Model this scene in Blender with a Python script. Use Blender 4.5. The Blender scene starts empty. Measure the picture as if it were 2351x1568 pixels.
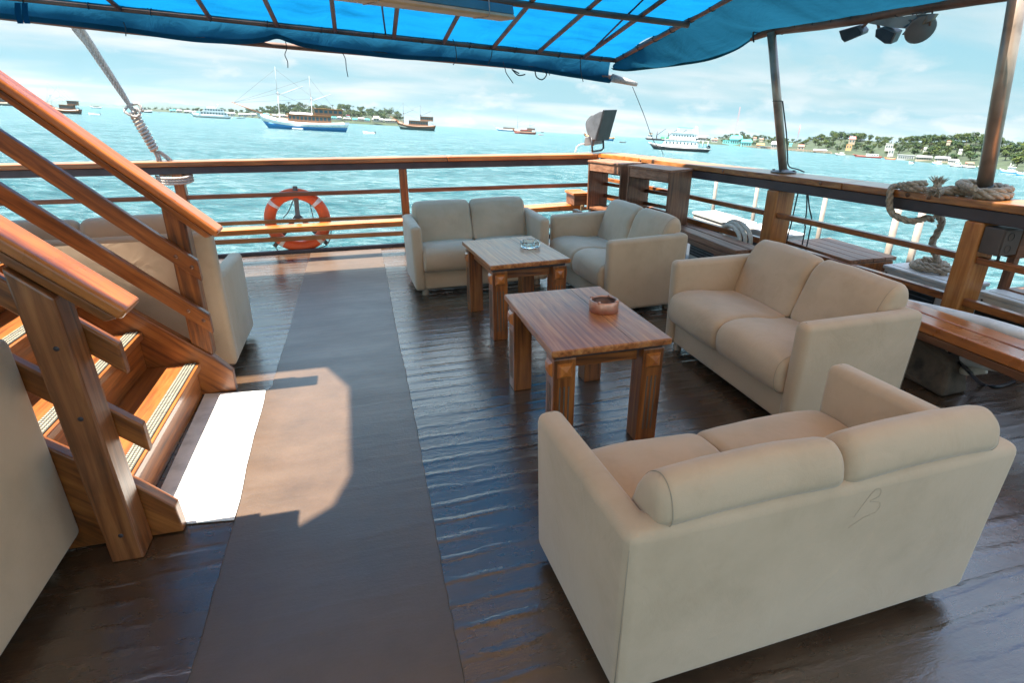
import bpy, bmesh, math, random
from mathutils import noise as nz
from mathutils import Vector, Matrix
from math import radians, sin, cos, pi, sqrt, atan2
random.seed(7)
scene = bpy.context.scene
COL = scene.collection

# ------------------------------------------------------------------ camera
# survey frame: measurements were taken on a 2351 x 1568 picture, deck = XY plane, stern along +Y
CX, CY, FPX, EYE = 1175.5, 784.0, 1306.0, 1.6
PITCH, YAW, ROLL = radians(22.79), radians(14.35), radians(-.34)
FW = Vector((sin(YAW)*cos(PITCH), cos(YAW)*cos(PITCH), -sin(PITCH)))
_r = Vector((cos(YAW), -sin(YAW), 0)); _u = _r.cross(FW)
RT = _r*cos(ROLL)+_u*sin(ROLL); UP = -_r*sin(ROLL)+_u*cos(ROLL)
CAM = Vector((0, 0, EYE))
cd = bpy.data.cameras.new('camera'); cam = bpy.data.objects.new('camera', cd); COL.objects.link(cam)
cd.sensor_fit = 'HORIZONTAL'; cd.sensor_width = 36; cd.lens = FPX/2351*36
cd.clip_start = .05; cd.clip_end = 40000
m = Matrix.Identity(4)
for i in range(3):
    m[i][0] = RT[i]; m[i][1] = UP[i]; m[i][2] = -FW[i]; m[i][3] = CAM[i]
cam.matrix_world = m
scene.camera = cam

def ray(px, py):
    return (FW*FPX+RT*(px-CX)-UP*(py-CY)).normalized()
def fl(px, py, z=0.):
    d = ray(px, py); return CAM+d*((z-EYE)/d.z)
def pl(px, py, n, p):
    d = ray(px, py); n = Vector(n); return CAM+d*(n.dot(Vector(p)-CAM)/n.dot(d))
def atX(px, py, X): return pl(px, py, (1, 0, 0), (X, 0, 0))
def atY(px, py, Y): return pl(px, py, (0, 1, 0), (0, Y, 0))
# the sea: level water; the boat heels a little, so the water is tipped in the deck's frame
SN = ray(187, 241).cross(ray(1477, 314.5)).normalized()
if SN.z < 0: SN = -SN
SEA0 = CAM-SN*5.2
def seadir(px):
    y = 286.5+.0567*(px-1000); d = ray(px, y); return (d-SN*d.dot(SN)).normalized()
def sea(px, py):
    return pl(px, py, SN, SEA0)
def onray(px, py, dist):       # point on the sight line at a level distance
    d = ray(px, py); h = (d-SN*d.dot(SN)).length; return CAM+d*(dist/h)
def seadist(p):
    v = p-CAM; return (v-SN*v.dot(SN)).length

# ------------------------------------------------------------------ light
SUNV = Vector((-.39, .0, 1)).normalized()          # towards the sun
sl = bpy.data.lights.new('sun', 'SUN'); so = bpy.data.objects.new('sun', sl); COL.objects.link(so)
sl.energy = 5.0; sl.angle = radians(.9); sl.color = (1, .93, .82)
so.rotation_euler = SUNV.to_track_quat('Z', 'Y').to_euler()
so.location = SUNV*60
EXPOSURE = 2.2
scene.view_settings.view_transform = 'Standard'; scene.view_settings.look = 'None'
scene.view_settings.exposure = EXPOSURE; scene.view_settings.gamma = 1
w = bpy.data.worlds.new('World'); scene.world = w; w.use_nodes = True
nt = w.node_tree; nt.nodes.clear()
def N(t, kind, **kw):
    n = t.nodes.new(kind)
    for k, v in kw.items():
        if k.startswith('_'): setattr(n, k[1:], v)
        else:
            n.inputs[k.replace('__', ' ')].default_value = v
    return n
def build_world():
    L = nt.links.new
    out = nt.nodes.new('ShaderNodeOutputWorld'); bg = nt.nodes.new('ShaderNodeBackground')
    bg.inputs['Strength'].default_value = .1
    sky = nt.nodes.new('ShaderNodeTexSky'); sky.sky_type = 'NISHITA'; sky.sun_disc = False
    sky.sun_elevation = math.asin(SUNV.z); sky.sun_rotation = radians(270); sky.air_density = 1.0; sky.dust_density = .4
    tc = nt.nodes.new('ShaderNodeTexCoord')
    dot = nt.nodes.new('ShaderNodeVectorMath'); dot.operation = 'DOT_PRODUCT'; dot.inputs[1].default_value = SN
    L(tc.outputs['Generated'], dot.inputs[0])
    # clouds lie on a flat layer: divide the direction by its height above the horizon
    add = nt.nodes.new('ShaderNodeMath'); add.operation = 'ADD'; add.inputs[1].default_value = .10
    L(dot.outputs['Value'], add.inputs[0])
    mx = nt.nodes.new('ShaderNodeMath'); mx.operation = 'MAXIMUM'; mx.inputs[1].default_value = .06
    L(add.outputs[0], mx.inputs[0])
    comb = nt.nodes.new('ShaderNodeCombineXYZ')
    for i in range(3): L(mx.outputs[0], comb.inputs[i])
    dv = nt.nodes.new('ShaderNodeVectorMath'); dv.operation = 'DIVIDE'
    L(tc.outputs['Generated'], dv.inputs[0]); L(comb.outputs[0], dv.inputs[1])
    mp = nt.nodes.new('ShaderNodeMapping'); mp.inputs['Rotation'].default_value = (0, 0, radians(-14)); mp.inputs['Scale'].default_value = (.42, .62, .0)
    mp.inputs['Location'].default_value = (3.4, 1.3, 0)
    L(dv.outputs[0], mp.inputs['Vector'])
    n1 = nt.nodes.new('ShaderNodeTexNoise'); n1.inputs['Scale'].default_value = 1.25; n1.inputs['Detail'].default_value = 7; n1.inputs['Roughness'].default_value = .52; n1.inputs['Distortion'].default_value = .35
    L(mp.outputs[0], n1.inputs['Vector'])
    r1 = nt.nodes.new('ShaderNodeValToRGB'); r1.color_ramp.elements[0].position = .39; r1.color_ramp.elements[1].position = .66
    L(n1.outputs['Fac'], r1.inputs[0])
    # puffy heaps low over the horizon
    n2 = nt.nodes.new('ShaderNodeTexNoise'); n2.inputs['Scale'].default_value = 9; n2.inputs['Detail'].default_value = 6; n2.inputs['Roughness'].default_value = .55
    mp2 = nt.nodes.new('ShaderNodeMapping'); mp2.inputs['Scale'].default_value = (1, 1, 2.2)
    L(tc.outputs['Generated'], mp2.inputs['Vector']); L(mp2.outputs[0], n2.inputs['Vector'])
    r2 = nt.nodes.new('ShaderNodeValToRGB'); r2.color_ramp.elements[0].position = .50; r2.color_ramp.elements[1].position = .60
    L(n2.outputs['Fac'], r2.inputs[0])
    band = nt.nodes.new('ShaderNodeMapRange'); band.inputs['From Min'].default_value = .20; band.inputs['From Max'].default_value = .06
    L(dot.outputs['Value'], band.inputs['Value'])
    band.inputs['To Max'].default_value = .9; m2 = nt.nodes.new('ShaderNodeMath'); m2.operation = 'MULTIPLY'; L(r2.outputs['Color'], m2.inputs[0]); L(band.outputs[0], m2.inputs[1])
    cm = nt.nodes.new('ShaderNodeMath'); cm.operation = 'MAXIMUM'; L(r1.outputs['Color'], cm.inputs[0]); L(m2.outputs[0], cm.inputs[1])
    tint = nt.nodes.new('ShaderNodeMix'); tint.data_type = 'RGBA'; tint.blend_type = 'MULTIPLY'; tint.inputs[0].default_value = 1
    tint.inputs[7].default_value = (SKYT[0], SKYT[1], SKYT[2], 1)
    L(sky.outputs[0], tint.inputs[6])
    # towards the horizon the blue pales to the cyan of humid sea air
    lo = nt.nodes.new('ShaderNodeMapRange'); lo.inputs['From Min'].default_value = .65; lo.inputs['From Max'].default_value = .30; lo.inputs['To Max'].default_value = .9
    L(dot.outputs['Value'], lo.inputs['Value'])
    sm = nt.nodes.new('ShaderNodeMix'); sm.data_type = 'RGBA'; sm.inputs[7].default_value = (*SKYLOW, 1); L(lo.outputs[0], sm.inputs[0]); L(tint.outputs[2], sm.inputs[6])
    mix = nt.nodes.new('ShaderNodeMix'); mix.data_type = 'RGBA'; mix.inputs[7].default_value = (CLOUD[0], CLOUD[1], CLOUD[2], 1)
    cs = nt.nodes.new('ShaderNodeMath'); cs.operation = 'MULTIPLY'; cs.inputs[1].default_value = .92; L(cm.outputs[0], cs.inputs[0])
    n3 = nt.nodes.new('ShaderNodeTexNoise'); n3.inputs['Scale'].default_value = 2.1; n3.inputs['Detail'].default_value = 6; n3.inputs['Distortion'].default_value = .3; L(mp.outputs[0], n3.inputs['Vector'])
    r3 = nt.nodes.new('ShaderNodeValToRGB'); r3.color_ramp.elements[0].position = .36; r3.color_ramp.elements[1].position = .58
    r3.color_ramp.elements[0].color = (*[c/3 for c in CLOUDSHADE], 1); r3.color_ramp.elements[1].color = (*[c/3 for c in CLOUD], 1); L(n3.outputs['Fac'], r3.inputs[0])
    sc3 = nt.nodes.new('ShaderNodeVectorMath'); sc3.operation = 'SCALE'; sc3.inputs['Scale'].default_value = 3.; L(r3.outputs[0], sc3.inputs[0]); L(sc3.outputs[0], mix.inputs[7])
    L(cs.outputs[0], mix.inputs[0]); L(sm.outputs[2], mix.inputs[6])
    # sky above the view is scaled up, as added light for deck and sofas
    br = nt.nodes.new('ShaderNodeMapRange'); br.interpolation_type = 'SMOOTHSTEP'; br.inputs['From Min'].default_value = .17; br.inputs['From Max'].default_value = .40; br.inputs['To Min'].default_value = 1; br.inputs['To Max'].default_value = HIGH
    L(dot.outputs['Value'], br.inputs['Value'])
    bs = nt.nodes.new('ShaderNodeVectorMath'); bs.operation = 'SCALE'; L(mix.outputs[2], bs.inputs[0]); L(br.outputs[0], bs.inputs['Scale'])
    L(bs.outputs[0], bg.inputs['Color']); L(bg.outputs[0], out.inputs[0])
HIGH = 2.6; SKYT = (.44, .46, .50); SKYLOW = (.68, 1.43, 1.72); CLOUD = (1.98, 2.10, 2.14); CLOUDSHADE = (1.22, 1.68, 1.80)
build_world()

# ------------------------------------------------------------------ materials
MATS = {}
def newmat(name):
    mt = bpy.data.materials.new(name); mt.use_nodes = True
    t = mt.node_tree; b = t.nodes['Principled BSDF']; MATS[name] = mt
    return mt, t, b
def ramp(t, cols, pos=None):
    r = t.nodes.new('ShaderNodeValToRGB'); e = r.color_ramp.elements
    pos = pos or [i/(len(cols)-1) for i in range(len(cols))]
    while len(e) < len(cols): e.new(.5)
    for i, c in enumerate(cols):
        e[i].position = pos[i]; e[i].color = (c[0], c[1], c[2], 1)
    return r
def noise(t, vec, scale, detail=5, rough=.55, dist=0.):
    n = t.nodes.new('ShaderNodeTexNoise'); n.inputs['Scale'].default_value = scale; n.inputs['Detail'].default_value = detail
    n.inputs['Roughness'].default_value = rough; n.inputs['Distortion'].default_value = dist
    if vec is not None: t.links.new(vec, n.inputs['Vector'])
    return n
def coords(t, scale=(1, 1, 1), rot=(0, 0, 0)):
    tc = t.nodes.new('ShaderNodeTexCoord'); mp = t.nodes.new('ShaderNodeMapping')
    mp.inputs['Scale'].default_value = scale; mp.inputs['Rotation'].default_value = rot
    t.links.new(tc.outputs['Object'], mp.inputs['Vector']); return mp.outputs[0]
def bump(t, b, height, strength=.3, dist=.01):
    bp = t.nodes.new('ShaderNodeBump'); bp.inputs['Strength'].default_value = strength; bp.inputs['Distance'].default_value = dist
    t.links.new(height, bp.inputs['Height']); t.links.new(bp.outputs[0], b.inputs['Normal']); return bp
def plain(name, col, rough=.6, metal=0., var=.12, scale=8., bumpy=.0):
    mt, t, b = newmat(name); v = coords(t)
    n = noise(t, v, scale)
    r = ramp(t, [[c*(1-var*1.6) for c in col], col, [min(1, c*(1+var)) for c in col]], [.25, .5, .78])
    t.links.new(n.outputs['Fac'], r.inputs[0]); t.links.new(r.outputs[0], b.inputs['Base Color'])
    b.inputs['Roughness'].default_value = rough; b.inputs['Metallic'].default_value = metal
    if bumpy: bump(t, b, noise(t, v, scale*6).outputs['Fac'], bumpy, .004)
    return mt
def wood(name, dark, mid, light, axis='X', rough=.35, coat=.3, wear=0.):
    mt, t, b = newmat(name)
    s = {'X': (1.2, 22, 22), 'Y': (22, 1.2, 22), 'Z': (22, 22, 1.2), 'D': (1.2, 22, 22)}[axis]
    if axis == 'D':          # grain along the stair pitch
        tc = t.nodes.new('ShaderNodeTexCoord'); m0 = t.nodes.new('ShaderNodeMapping'); m0.inputs['Rotation'].default_value = (0, radians(-44), 0)
        t.links.new(tc.outputs['Object'], m0.inputs['Vector']); mp = t.nodes.new('ShaderNodeMapping'); mp.inputs['Scale'].default_value = s
        t.links.new(m0.outputs[0], mp.inputs['Vector']); v = mp.outputs[0]
    else: v = coords(t, s)
    n = noise(t, v, 1.6, 7, .62, .6)
    r = ramp(t, [dark, mid, light], [.30, .5, .72]); t.links.new(n.outputs['Fac'], r.inputs[0])
    v2 = coords(t, (1, 1, 1)); n2 = noise(t, v2, 3.2, 4, .6)
    r2 = ramp(t, [(.55, .5, .48), (1, 1, 1), (1.15, 1.1, 1.0)], [.25, .52, .8]); t.links.new(n2.outputs['Fac'], r2.inputs[0])
    mx = t.nodes.new('ShaderNodeMix'); mx.data_type = 'RGBA'; mx.blend_type = 'MULTIPLY'; mx.inputs[0].default_value = .75
    t.links.new(r.outputs[0], mx.inputs[6]); t.links.new(r2.outputs[0], mx.inputs[7])
    last = mx.outputs[2]
    if wear:
        n3 = noise(t, coords(t, tuple(x*.5 for x in s)), 2.2, 8, .7)
        r3 = ramp(t, [(0, 0, 0), (1, 1, 1)], [.52, .72]); t.links.new(n3.outputs['Fac'], r3.inputs[0])
        m3 = t.nodes.new('ShaderNodeMix'); m3.data_type = 'RGBA'; m3.inputs[7].default_value = (.30, .24, .20, 1)
        ml = t.nodes.new('ShaderNodeMath'); ml.operation = 'MULTIPLY'; ml.inputs[1].default_value = wear
        t.links.new(r3.outputs[0], ml.inputs[0]); t.links.new(ml.outputs[0], m3.inputs[0]); t.links.new(last, m3.inputs[6]); last = m3.outputs[2]
    t.links.new(last, b.inputs['Base Color'])
    rr = t.nodes.new('ShaderNodeMapRange'); rr.inputs['To Min'].default_value = rough-.1; rr.inputs['To Max'].default_value = rough+.15
    t.links.new(n2.outputs['Fac'], rr.inputs['Value']); t.links.new(rr.outputs[0], b.inputs['Roughness'])
    b.inputs['Coat Weight'].default_value = coat; b.inputs['Coat Roughness'].default_value = .18
    bump(t, b, n.outputs['Fac'], .25, .004)
    return mt
RED = ((.075, .022, .007), (.25, .075, .015), (.41, .14, .03))
ORG = ((.27, .072, .014), (.46, .135, .024), (.58, .20, .042))
BRN = ((.06, .022, .009), (.16, .062, .026), (.26, .11, .05))
for a in 'XYZD':
    wood('red_wood_'+a, *RED, axis=a)
    wood('orange_wood_'+a, *ORG, axis=a, rough=.28, coat=.5)
for a in 'XYZ':
    wood('brown_wood_'+a, *BRN, axis=a, rough=.45, coat=.1)
    wood('faded_wood_'+a, (.11, .045, .022), (.23, .10, .05), (.36, .185, .105), axis=a, rough=.5, coat=.05, wear=.4)
wood('rail_top_X', (.16, .05, .015), (.30, .11, .03), (.42, .18, .06), 'X', .32, .4)
wood('rail_top_Y', (.16, .05, .015), (.32, .12, .03), (.46, .2, .06), 'Y', .32, .4)
wood('table_top_wood', (.14, .038, .010), (.37, .125, .034), (.56, .25, .08), 'Y', .30, .15, wear=.25)
wood('tread_wood', (.12, .035, .012), (.25, .082, .02), (.37, .135, .035), 'Y', .3, .5)
wood('newel_wood', (.08, .026, .009), (.22, .074, .024), (.35, .135, .045), 'Z', .3, .45)
wood('post_wood', (.22, .065, .015), (.41, .145, .032), (.52, .235, .07), 'Z', .35, .3)
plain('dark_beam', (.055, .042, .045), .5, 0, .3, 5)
plain('steel', (.31, .245, .19), .32, .45, .4, 5)
plain('rusty_pipe', (.16, .085, .06), .55, .2, .5, 4)
plain('black_metal', (.03, .03, .032), .45, .3, .3, 10)
plain('grey_metal', (.20, .20, .195), .5, .5, .3, 12, .2)
plain('lamp_grey', (.12, .13, .14), .45, .2, .25, 9)
plain('stanchion_paint', (.27, .23, .19), .5, 0, .25, 9)
plain('white_plastic', (.58, .555, .51), .5, 0, .15, 5)
plain('cream_lamp', (.55, .36, .2), .55, 0, .15, 5)
plain('lamp_tray', (.05, .18, .26), .5, 0, .15, 5)
plain('dark_grille', (.02, .024, .025), .55, 0, .5, 40)
plain('junction_grey', (.085, .062, .05), .5, 0, .2, 6)
plain('rope', (.36, .29, .21), .9, 0, .35, 60, .5)
plain('pale_rope', (.45, .40, .35), .9, 0, .3, 60, .5)
plain('thin_cord', (.03, .04, .045), .7, 0, .2, 30)
plain('ring_orange', (.78, .11, .025), .42, 0, .12, 6)
plain('ring_white', (.75, .72, .68), .5, 0, .12, 9)
plain('grey_stick', (.17, .155, .14), .75, 0, .35, 14)
plain('foam', (.55, .49, .40), .85, 0, .22, 16, .4)
plain('black_tape', (.01, .01, .012), .35)
plain('concrete_block', (.09, .065, .045), .9, 0, .5, 9, .8)
plain('rubber_grip', (.05, .05, .042), .8, 0, .2, 30)
plain('grip_studs', (.33, .30, .22), .6, 0, .2, 30)
plain('brass', (.5, .36, .2), .4, .8, .2)
plain('seam_thread', (.12, .09, .065), .9)
plain('sofa_stitch', (.38, .30, .215), .9)
plain('foot_plastic', (.30, .24, .18), .6)
plain('paint_white', (.66, .645, .61), .6, 0, .22, 9, .4)
plain('pencil', (.46, .36, .26), .9)
plain('chalk', (.45, .37, .29), .9)
plain('ink', (.03, .03, .035), .8)

def fabric_mat():
    mt, t, b = newmat('sofa_fabric'); v = coords(t)
    n = noise(t, v, 2.4, 5, .6)
    r = ramp(t, [(.46, .328, .212), (.55, .393, .262), (.59, .432, .295)], [.25, .5, .8]); t.links.new(n.outputs['Fac'], r.inputs[0])
    n2 = noise(t, v, 6, 6, .65, .5); r2 = ramp(t, [(.74, .70, .65), (1, 1, 1)], [.24, .46]); t.links.new(n2.outputs['Fac'], r2.inputs[0])
    mx = t.nodes.new('ShaderNodeMix'); mx.data_type = 'RGBA'; mx.blend_type = 'MULTIPLY'; mx.inputs[0].default_value = .28
    t.links.new(r.outputs[0], mx.inputs[6]); t.links.new(r2.outputs[0], mx.inputs[7]); t.links.new(mx.outputs[2], b.inputs['Base Color'])
    b.inputs['Roughness'].default_value = .72; b.inputs['Sheen Weight'].default_value = .25; b.inputs['Sheen Roughness'].default_value = .4
    b.inputs['Specular IOR Level'].default_value = .3
    wv = noise(t, v, 320, 2, .5); n3 = noise(t, v, 7, 3, .5)
    n3 = noise(t, v, 4.2, 5, .5, 1.6)
    ad = t.nodes.new('ShaderNodeMath'); ad.operation = 'MULTIPLY_ADD'; ad.inputs[1].default_value = .10
    t.links.new(wv.outputs['Fac'], ad.inputs[0]); t.links.new(n3.outputs['Fac'], ad.inputs[2])
    bump(t, b, ad.outputs[0], .30, .018)
    return mt
fabric_mat()
def deck_mat(name, matte):
    mt, t, b = newmat(name); v = coords(t)
    n = noise(t, v, 3.2, 9, .72)
    r = ramp(t, [(.055, .032, .017), (.074, .043, .023), (.092, .054, .030)] if matte else [(.034, .019, .011), (.060, .033, .018), (.092, .053, .029)], [.3, .5, .75]); t.links.new(n.outputs['Fac'], r.inputs[0])
    t.links.new(r.outputs[0], b.inputs['Base Color'])
    fine = noise(t, v, 85 if matte else 38, 4, .7)
    vw = coords(t, (.5, 1, 1), (0, 0, radians(-3)))
    wav = t.nodes.new('ShaderNodeTexWave'); wav.wave_type = 'BANDS'; wav.bands_direction = 'Y'; wav.inputs['Scale'].default_value = 2.9
    wav.inputs['Distortion'].default_value = 2.2; wav.inputs['Detail'].default_value = 5; wav.inputs['Detail Scale'].default_value = 2.0; wav.inputs['Detail Roughness'].default_value = .62
    t.links.new(vw, wav.inputs['Vector'])
    mid = noise(t, coords(t, (5, 22, 6)), 1.6, 6, .7)
    a = t.nodes.new('ShaderNodeMath'); a.operation = 'MULTIPLY_ADD'; a.inputs[1].default_value = .16 if matte else .13; t.links.new(fine.outputs['Fac'], a.inputs[0])
    rg = ramp(t, [(0, 0, 0), (.10, .10, .10), (1, 1, 1)], [.45, .72, 1.0]); t.links.new(wav.outputs['Fac'], rg.inputs[0])
    pat = noise(t, coords(t, (.9, 2.2, 1)), 1.9, 5, .7); pr_ = ramp(t, [(.05, .05, .05), (1, 1, 1)], [.38, .68]); t.links.new(pat.outputs['Fac'], pr_.inputs[0])
    wm = t.nodes.new('ShaderNodeMath'); wm.operation = 'MULTIPLY'; t.links.new(rg.outputs[0], wm.inputs[0]); t.links.new(pr_.outputs[0], wm.inputs[1])
    a2 = t.nodes.new('ShaderNodeMath'); a2.operation = 'MULTIPLY_ADD'; a2.inputs[1].default_value = .12 if matte else .55; t.links.new(wm.outputs[0], a2.inputs[0])
    a3 = t.nodes.new('ShaderNodeMath'); a3.operation = 'MULTIPLY'; a3.inputs[1].default_value = .2 if matte else .26; t.links.new(mid.outputs['Fac'], a3.inputs[0])
    t.links.new(a3.outputs[0], a2.inputs[2]); t.links.new(a2.outputs[0], a.inputs[2])
    bp = bump(t, b, a.outputs[0], .75 if matte else .55, .008 if matte else .011); t.links.new(bp.outputs[0], b.inputs['Coat Normal'])
    wn = noise(t, coords(t, (1.2, 3, 1)), 1.7, 5, .65)
    rr = t.nodes.new('ShaderNodeMapRange'); rr.inputs['From Min'].default_value = .3; rr.inputs['From Max'].default_value = .7
    rr.inputs['To Min'].default_value = .36 if matte else .17; rr.inputs['To Max'].default_value = .52 if matte else .36
    t.links.new(wn.outputs['Fac'], rr.inputs['Value']); t.links.new(rr.outputs[0], b.inputs['Roughness'])
    b.inputs['Specular IOR Level'].default_value = .8
    b.inputs['Coat Weight'].default_value = .34 if matte else .6; b.inputs['Coat Roughness'].default_value = .30 if matte else .15; b.inputs['Coat IOR'].default_value = 1.6 if matte else 1.75
    return mt
deck_mat('deck_paint', False); deck_mat('deck_sheet', True)
def tarp_mat(name, col, trans):
    mt = bpy.data.materials.new(name); mt.use_nodes = True; MATS[name] = mt
    t = mt.node_tree; t.nodes.clear(); out = t.nodes.new('ShaderNodeOutputMaterial')
    d = t.nodes.new('ShaderNodeBsdfDiffuse'); tr = t.nodes.new('ShaderNodeBsdfTranslucent'); mx = t.nodes.new('ShaderNodeMixShader')
    v = coords(t, (1, 1, 1)); n = noise(t, coords(t, (.6, 2.5, 1)), 2.2, 5, .6)
    r = ramp(t, [[c*.62 for c in col], col, [min(1, c*1.15) for c in col]], [.22, .5, .8]); t.links.new(n.outputs['Fac'], r.inputs[0])
    t.links.new(r.outputs[0], d.inputs[0]); t.links.new(r.outputs[0], tr.inputs[0]); mx.inputs[0].default_value = trans
    n2 = noise(t, v, 3.0, 6, .6, .8); bp = t.nodes.new('ShaderNodeBump'); bp.inputs['Strength'].default_value = .5; bp.inputs['Distance'].default_value = .05
    t.links.new(n2.outputs['Fac'], bp.inputs['Height']); t.links.new(bp.outputs[0], d.inputs['Normal']); t.links.new(bp.outputs[0], tr.inputs['Normal'])
    t.links.new(d.outputs[0], mx.inputs[1]); t.links.new(tr.outputs[0], mx.inputs[2]); t.links.new(mx.outputs[0], out.inputs[0])
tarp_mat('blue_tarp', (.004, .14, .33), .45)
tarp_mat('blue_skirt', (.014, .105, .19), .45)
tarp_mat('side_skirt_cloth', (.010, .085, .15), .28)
tarp_mat('fill_roof_cloth', (.80, .64, .465), .29)  # translucent cloth made up so the unseen roof spreads warm fill light
def water_mat():
    mt, t, b = newmat('sea_water')
    b.inputs['Roughness'].default_value = .20; b.inputs['IOR'].default_value = 1.33
    n1 = noise(t, coords(t, (.14, .30, 1), (0, 0, radians(12))), 1.0, 7, .66, .4)
    n2 = noise(t, coords(t, (.62, 1.25, 1), (0, 0, radians(-10))), 1.0, 6, .66, .5)
    n0 = noise(t, coords(t, (.05, .12, 1), (0, 0, radians(8))), 1.0, 6, .7)
    a = t.nodes.new('ShaderNodeMath'); a.operation = 'MULTIPLY_ADD'; a.inputs[1].default_value = .42; t.links.new(n2.outputs['Fac'], a.inputs[0]); t.links.new(n1.outputs['Fac'], a.inputs[2])
    bump(t, b, a.outputs[0], 1.0, 2.1)
    r = ramp(t, [(.004, .066, .080), (.034, .118, .129), (.13, .222, .234)], [.39, .49, .60])  # pale stop paints sky glitter on the waves into the base colour
    m5 = t.nodes.new('ShaderNodeMath'); m5.operation = 'MULTIPLY_ADD'; m5.inputs[1].default_value = .6; t.links.new(n2.outputs['Fac'], m5.inputs[0])
    m6 = t.nodes.new('ShaderNodeMath'); m6.operation = 'MULTIPLY'; m6.inputs[1].default_value = .4; t.links.new(n0.outputs['Fac'], m6.inputs[0]); t.links.new(m6.outputs[0], m5.inputs[2])
    t.links.new(m5.outputs[0], r.inputs[0]); t.links.new(r.outputs[0], b.inputs['Base Color'])
water_mat()
def glass_mat():
    mt, t, b = newmat('ashtray_glass'); b.inputs['Base Color'].default_value = (.86, .95, .93, 1); b.inputs['Transmission Weight'].default_value = 1
    b.inputs['Roughness'].default_value = .03; b.inputs['IOR'].default_value = 1.5
glass_mat()
plain('copper', (.60, .31, .22), .42, .9, .15, 30)
plain('copper_dark', (.16, .085, .065), .5, .6, .3, 20)
def leaf_mat(name, c):
    mt, t, b = newmat(name); oi = t.nodes.new('ShaderNodeObjectInfo'); v = coords(t); n = noise(t, v, 1.2, 4, .6)
    r = ramp(t, [[x*.6 for x in c], c, [x*1.7 for x in c]], [.3, .5, .75]); t.links.new(n.outputs['Fac'], r.inputs[0])
    r2 = ramp(t, [(.75, .95, 1.0), (1, 1, 1), (1.35, 1.2, .8)]); t.links.new(oi.outputs['Random'], r2.inputs[0])
    mx = t.nodes.new('ShaderNodeMix'); mx.data_type = 'RGBA'; mx.blend_type = 'MULTIPLY'; mx.inputs[0].default_value = 1
    t.links.new(r.outputs[0], mx.inputs[6]); t.links.new(r2.outputs[0], mx.inputs[7]); t.links.new(mx.outputs[2], b.inputs['Base Color'])
    b.inputs['Roughness'].default_value = .7; b.inputs['Specular IOR Level'].default_value = .2
leaf_mat('leaves', (.048, .072, .018)); leaf_mat('leaves_dark', (.020, .042, .016))
plain('bark', (.16, .12, .085), .9); plain('land_soil', (.028, .042, .016), .95, 0, .4, .05); plain('hill_green', (.035, .065, .05), .95, 0, .2, .002)
for nm, c in dict(hull_white=(.78, .77, .74), hull_blue=(.01, .16, .36), hull_black=(.02, .022, .026), hull_brown=(.17, .075, .035), hull_dark_green=(.02, .05, .045),
                  hull_red=(.30, .05, .04), house_orange=(.48, .22, .07), house_brown=(.26, .12, .06), pane=(.03, .07, .08), cloth_white=(.8, .8, .78), tarp_red=(.45, .08, .07),
                  cargo_green=(.05, .32, .16), mast_white=(.42, .42, .42), mast_dark=(.06, .05, .045), wall_white=(.40, .385, .36), wall_cream=(.34, .28, .21), roof_rust=(.36, .14, .09),
                  roof_grey=(.36, .36, .36), roof_teal=(.05, .52, .50), wall_teal=(.18, .55, .52), roof_white=(.5, .5, .49), soil_cut=(.5, .3, .14), quay=(.20, .14, .10), flag_red=(.6, .03, .04)).items():
    plain(nm, c, .55, 0, .1, .7)

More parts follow.
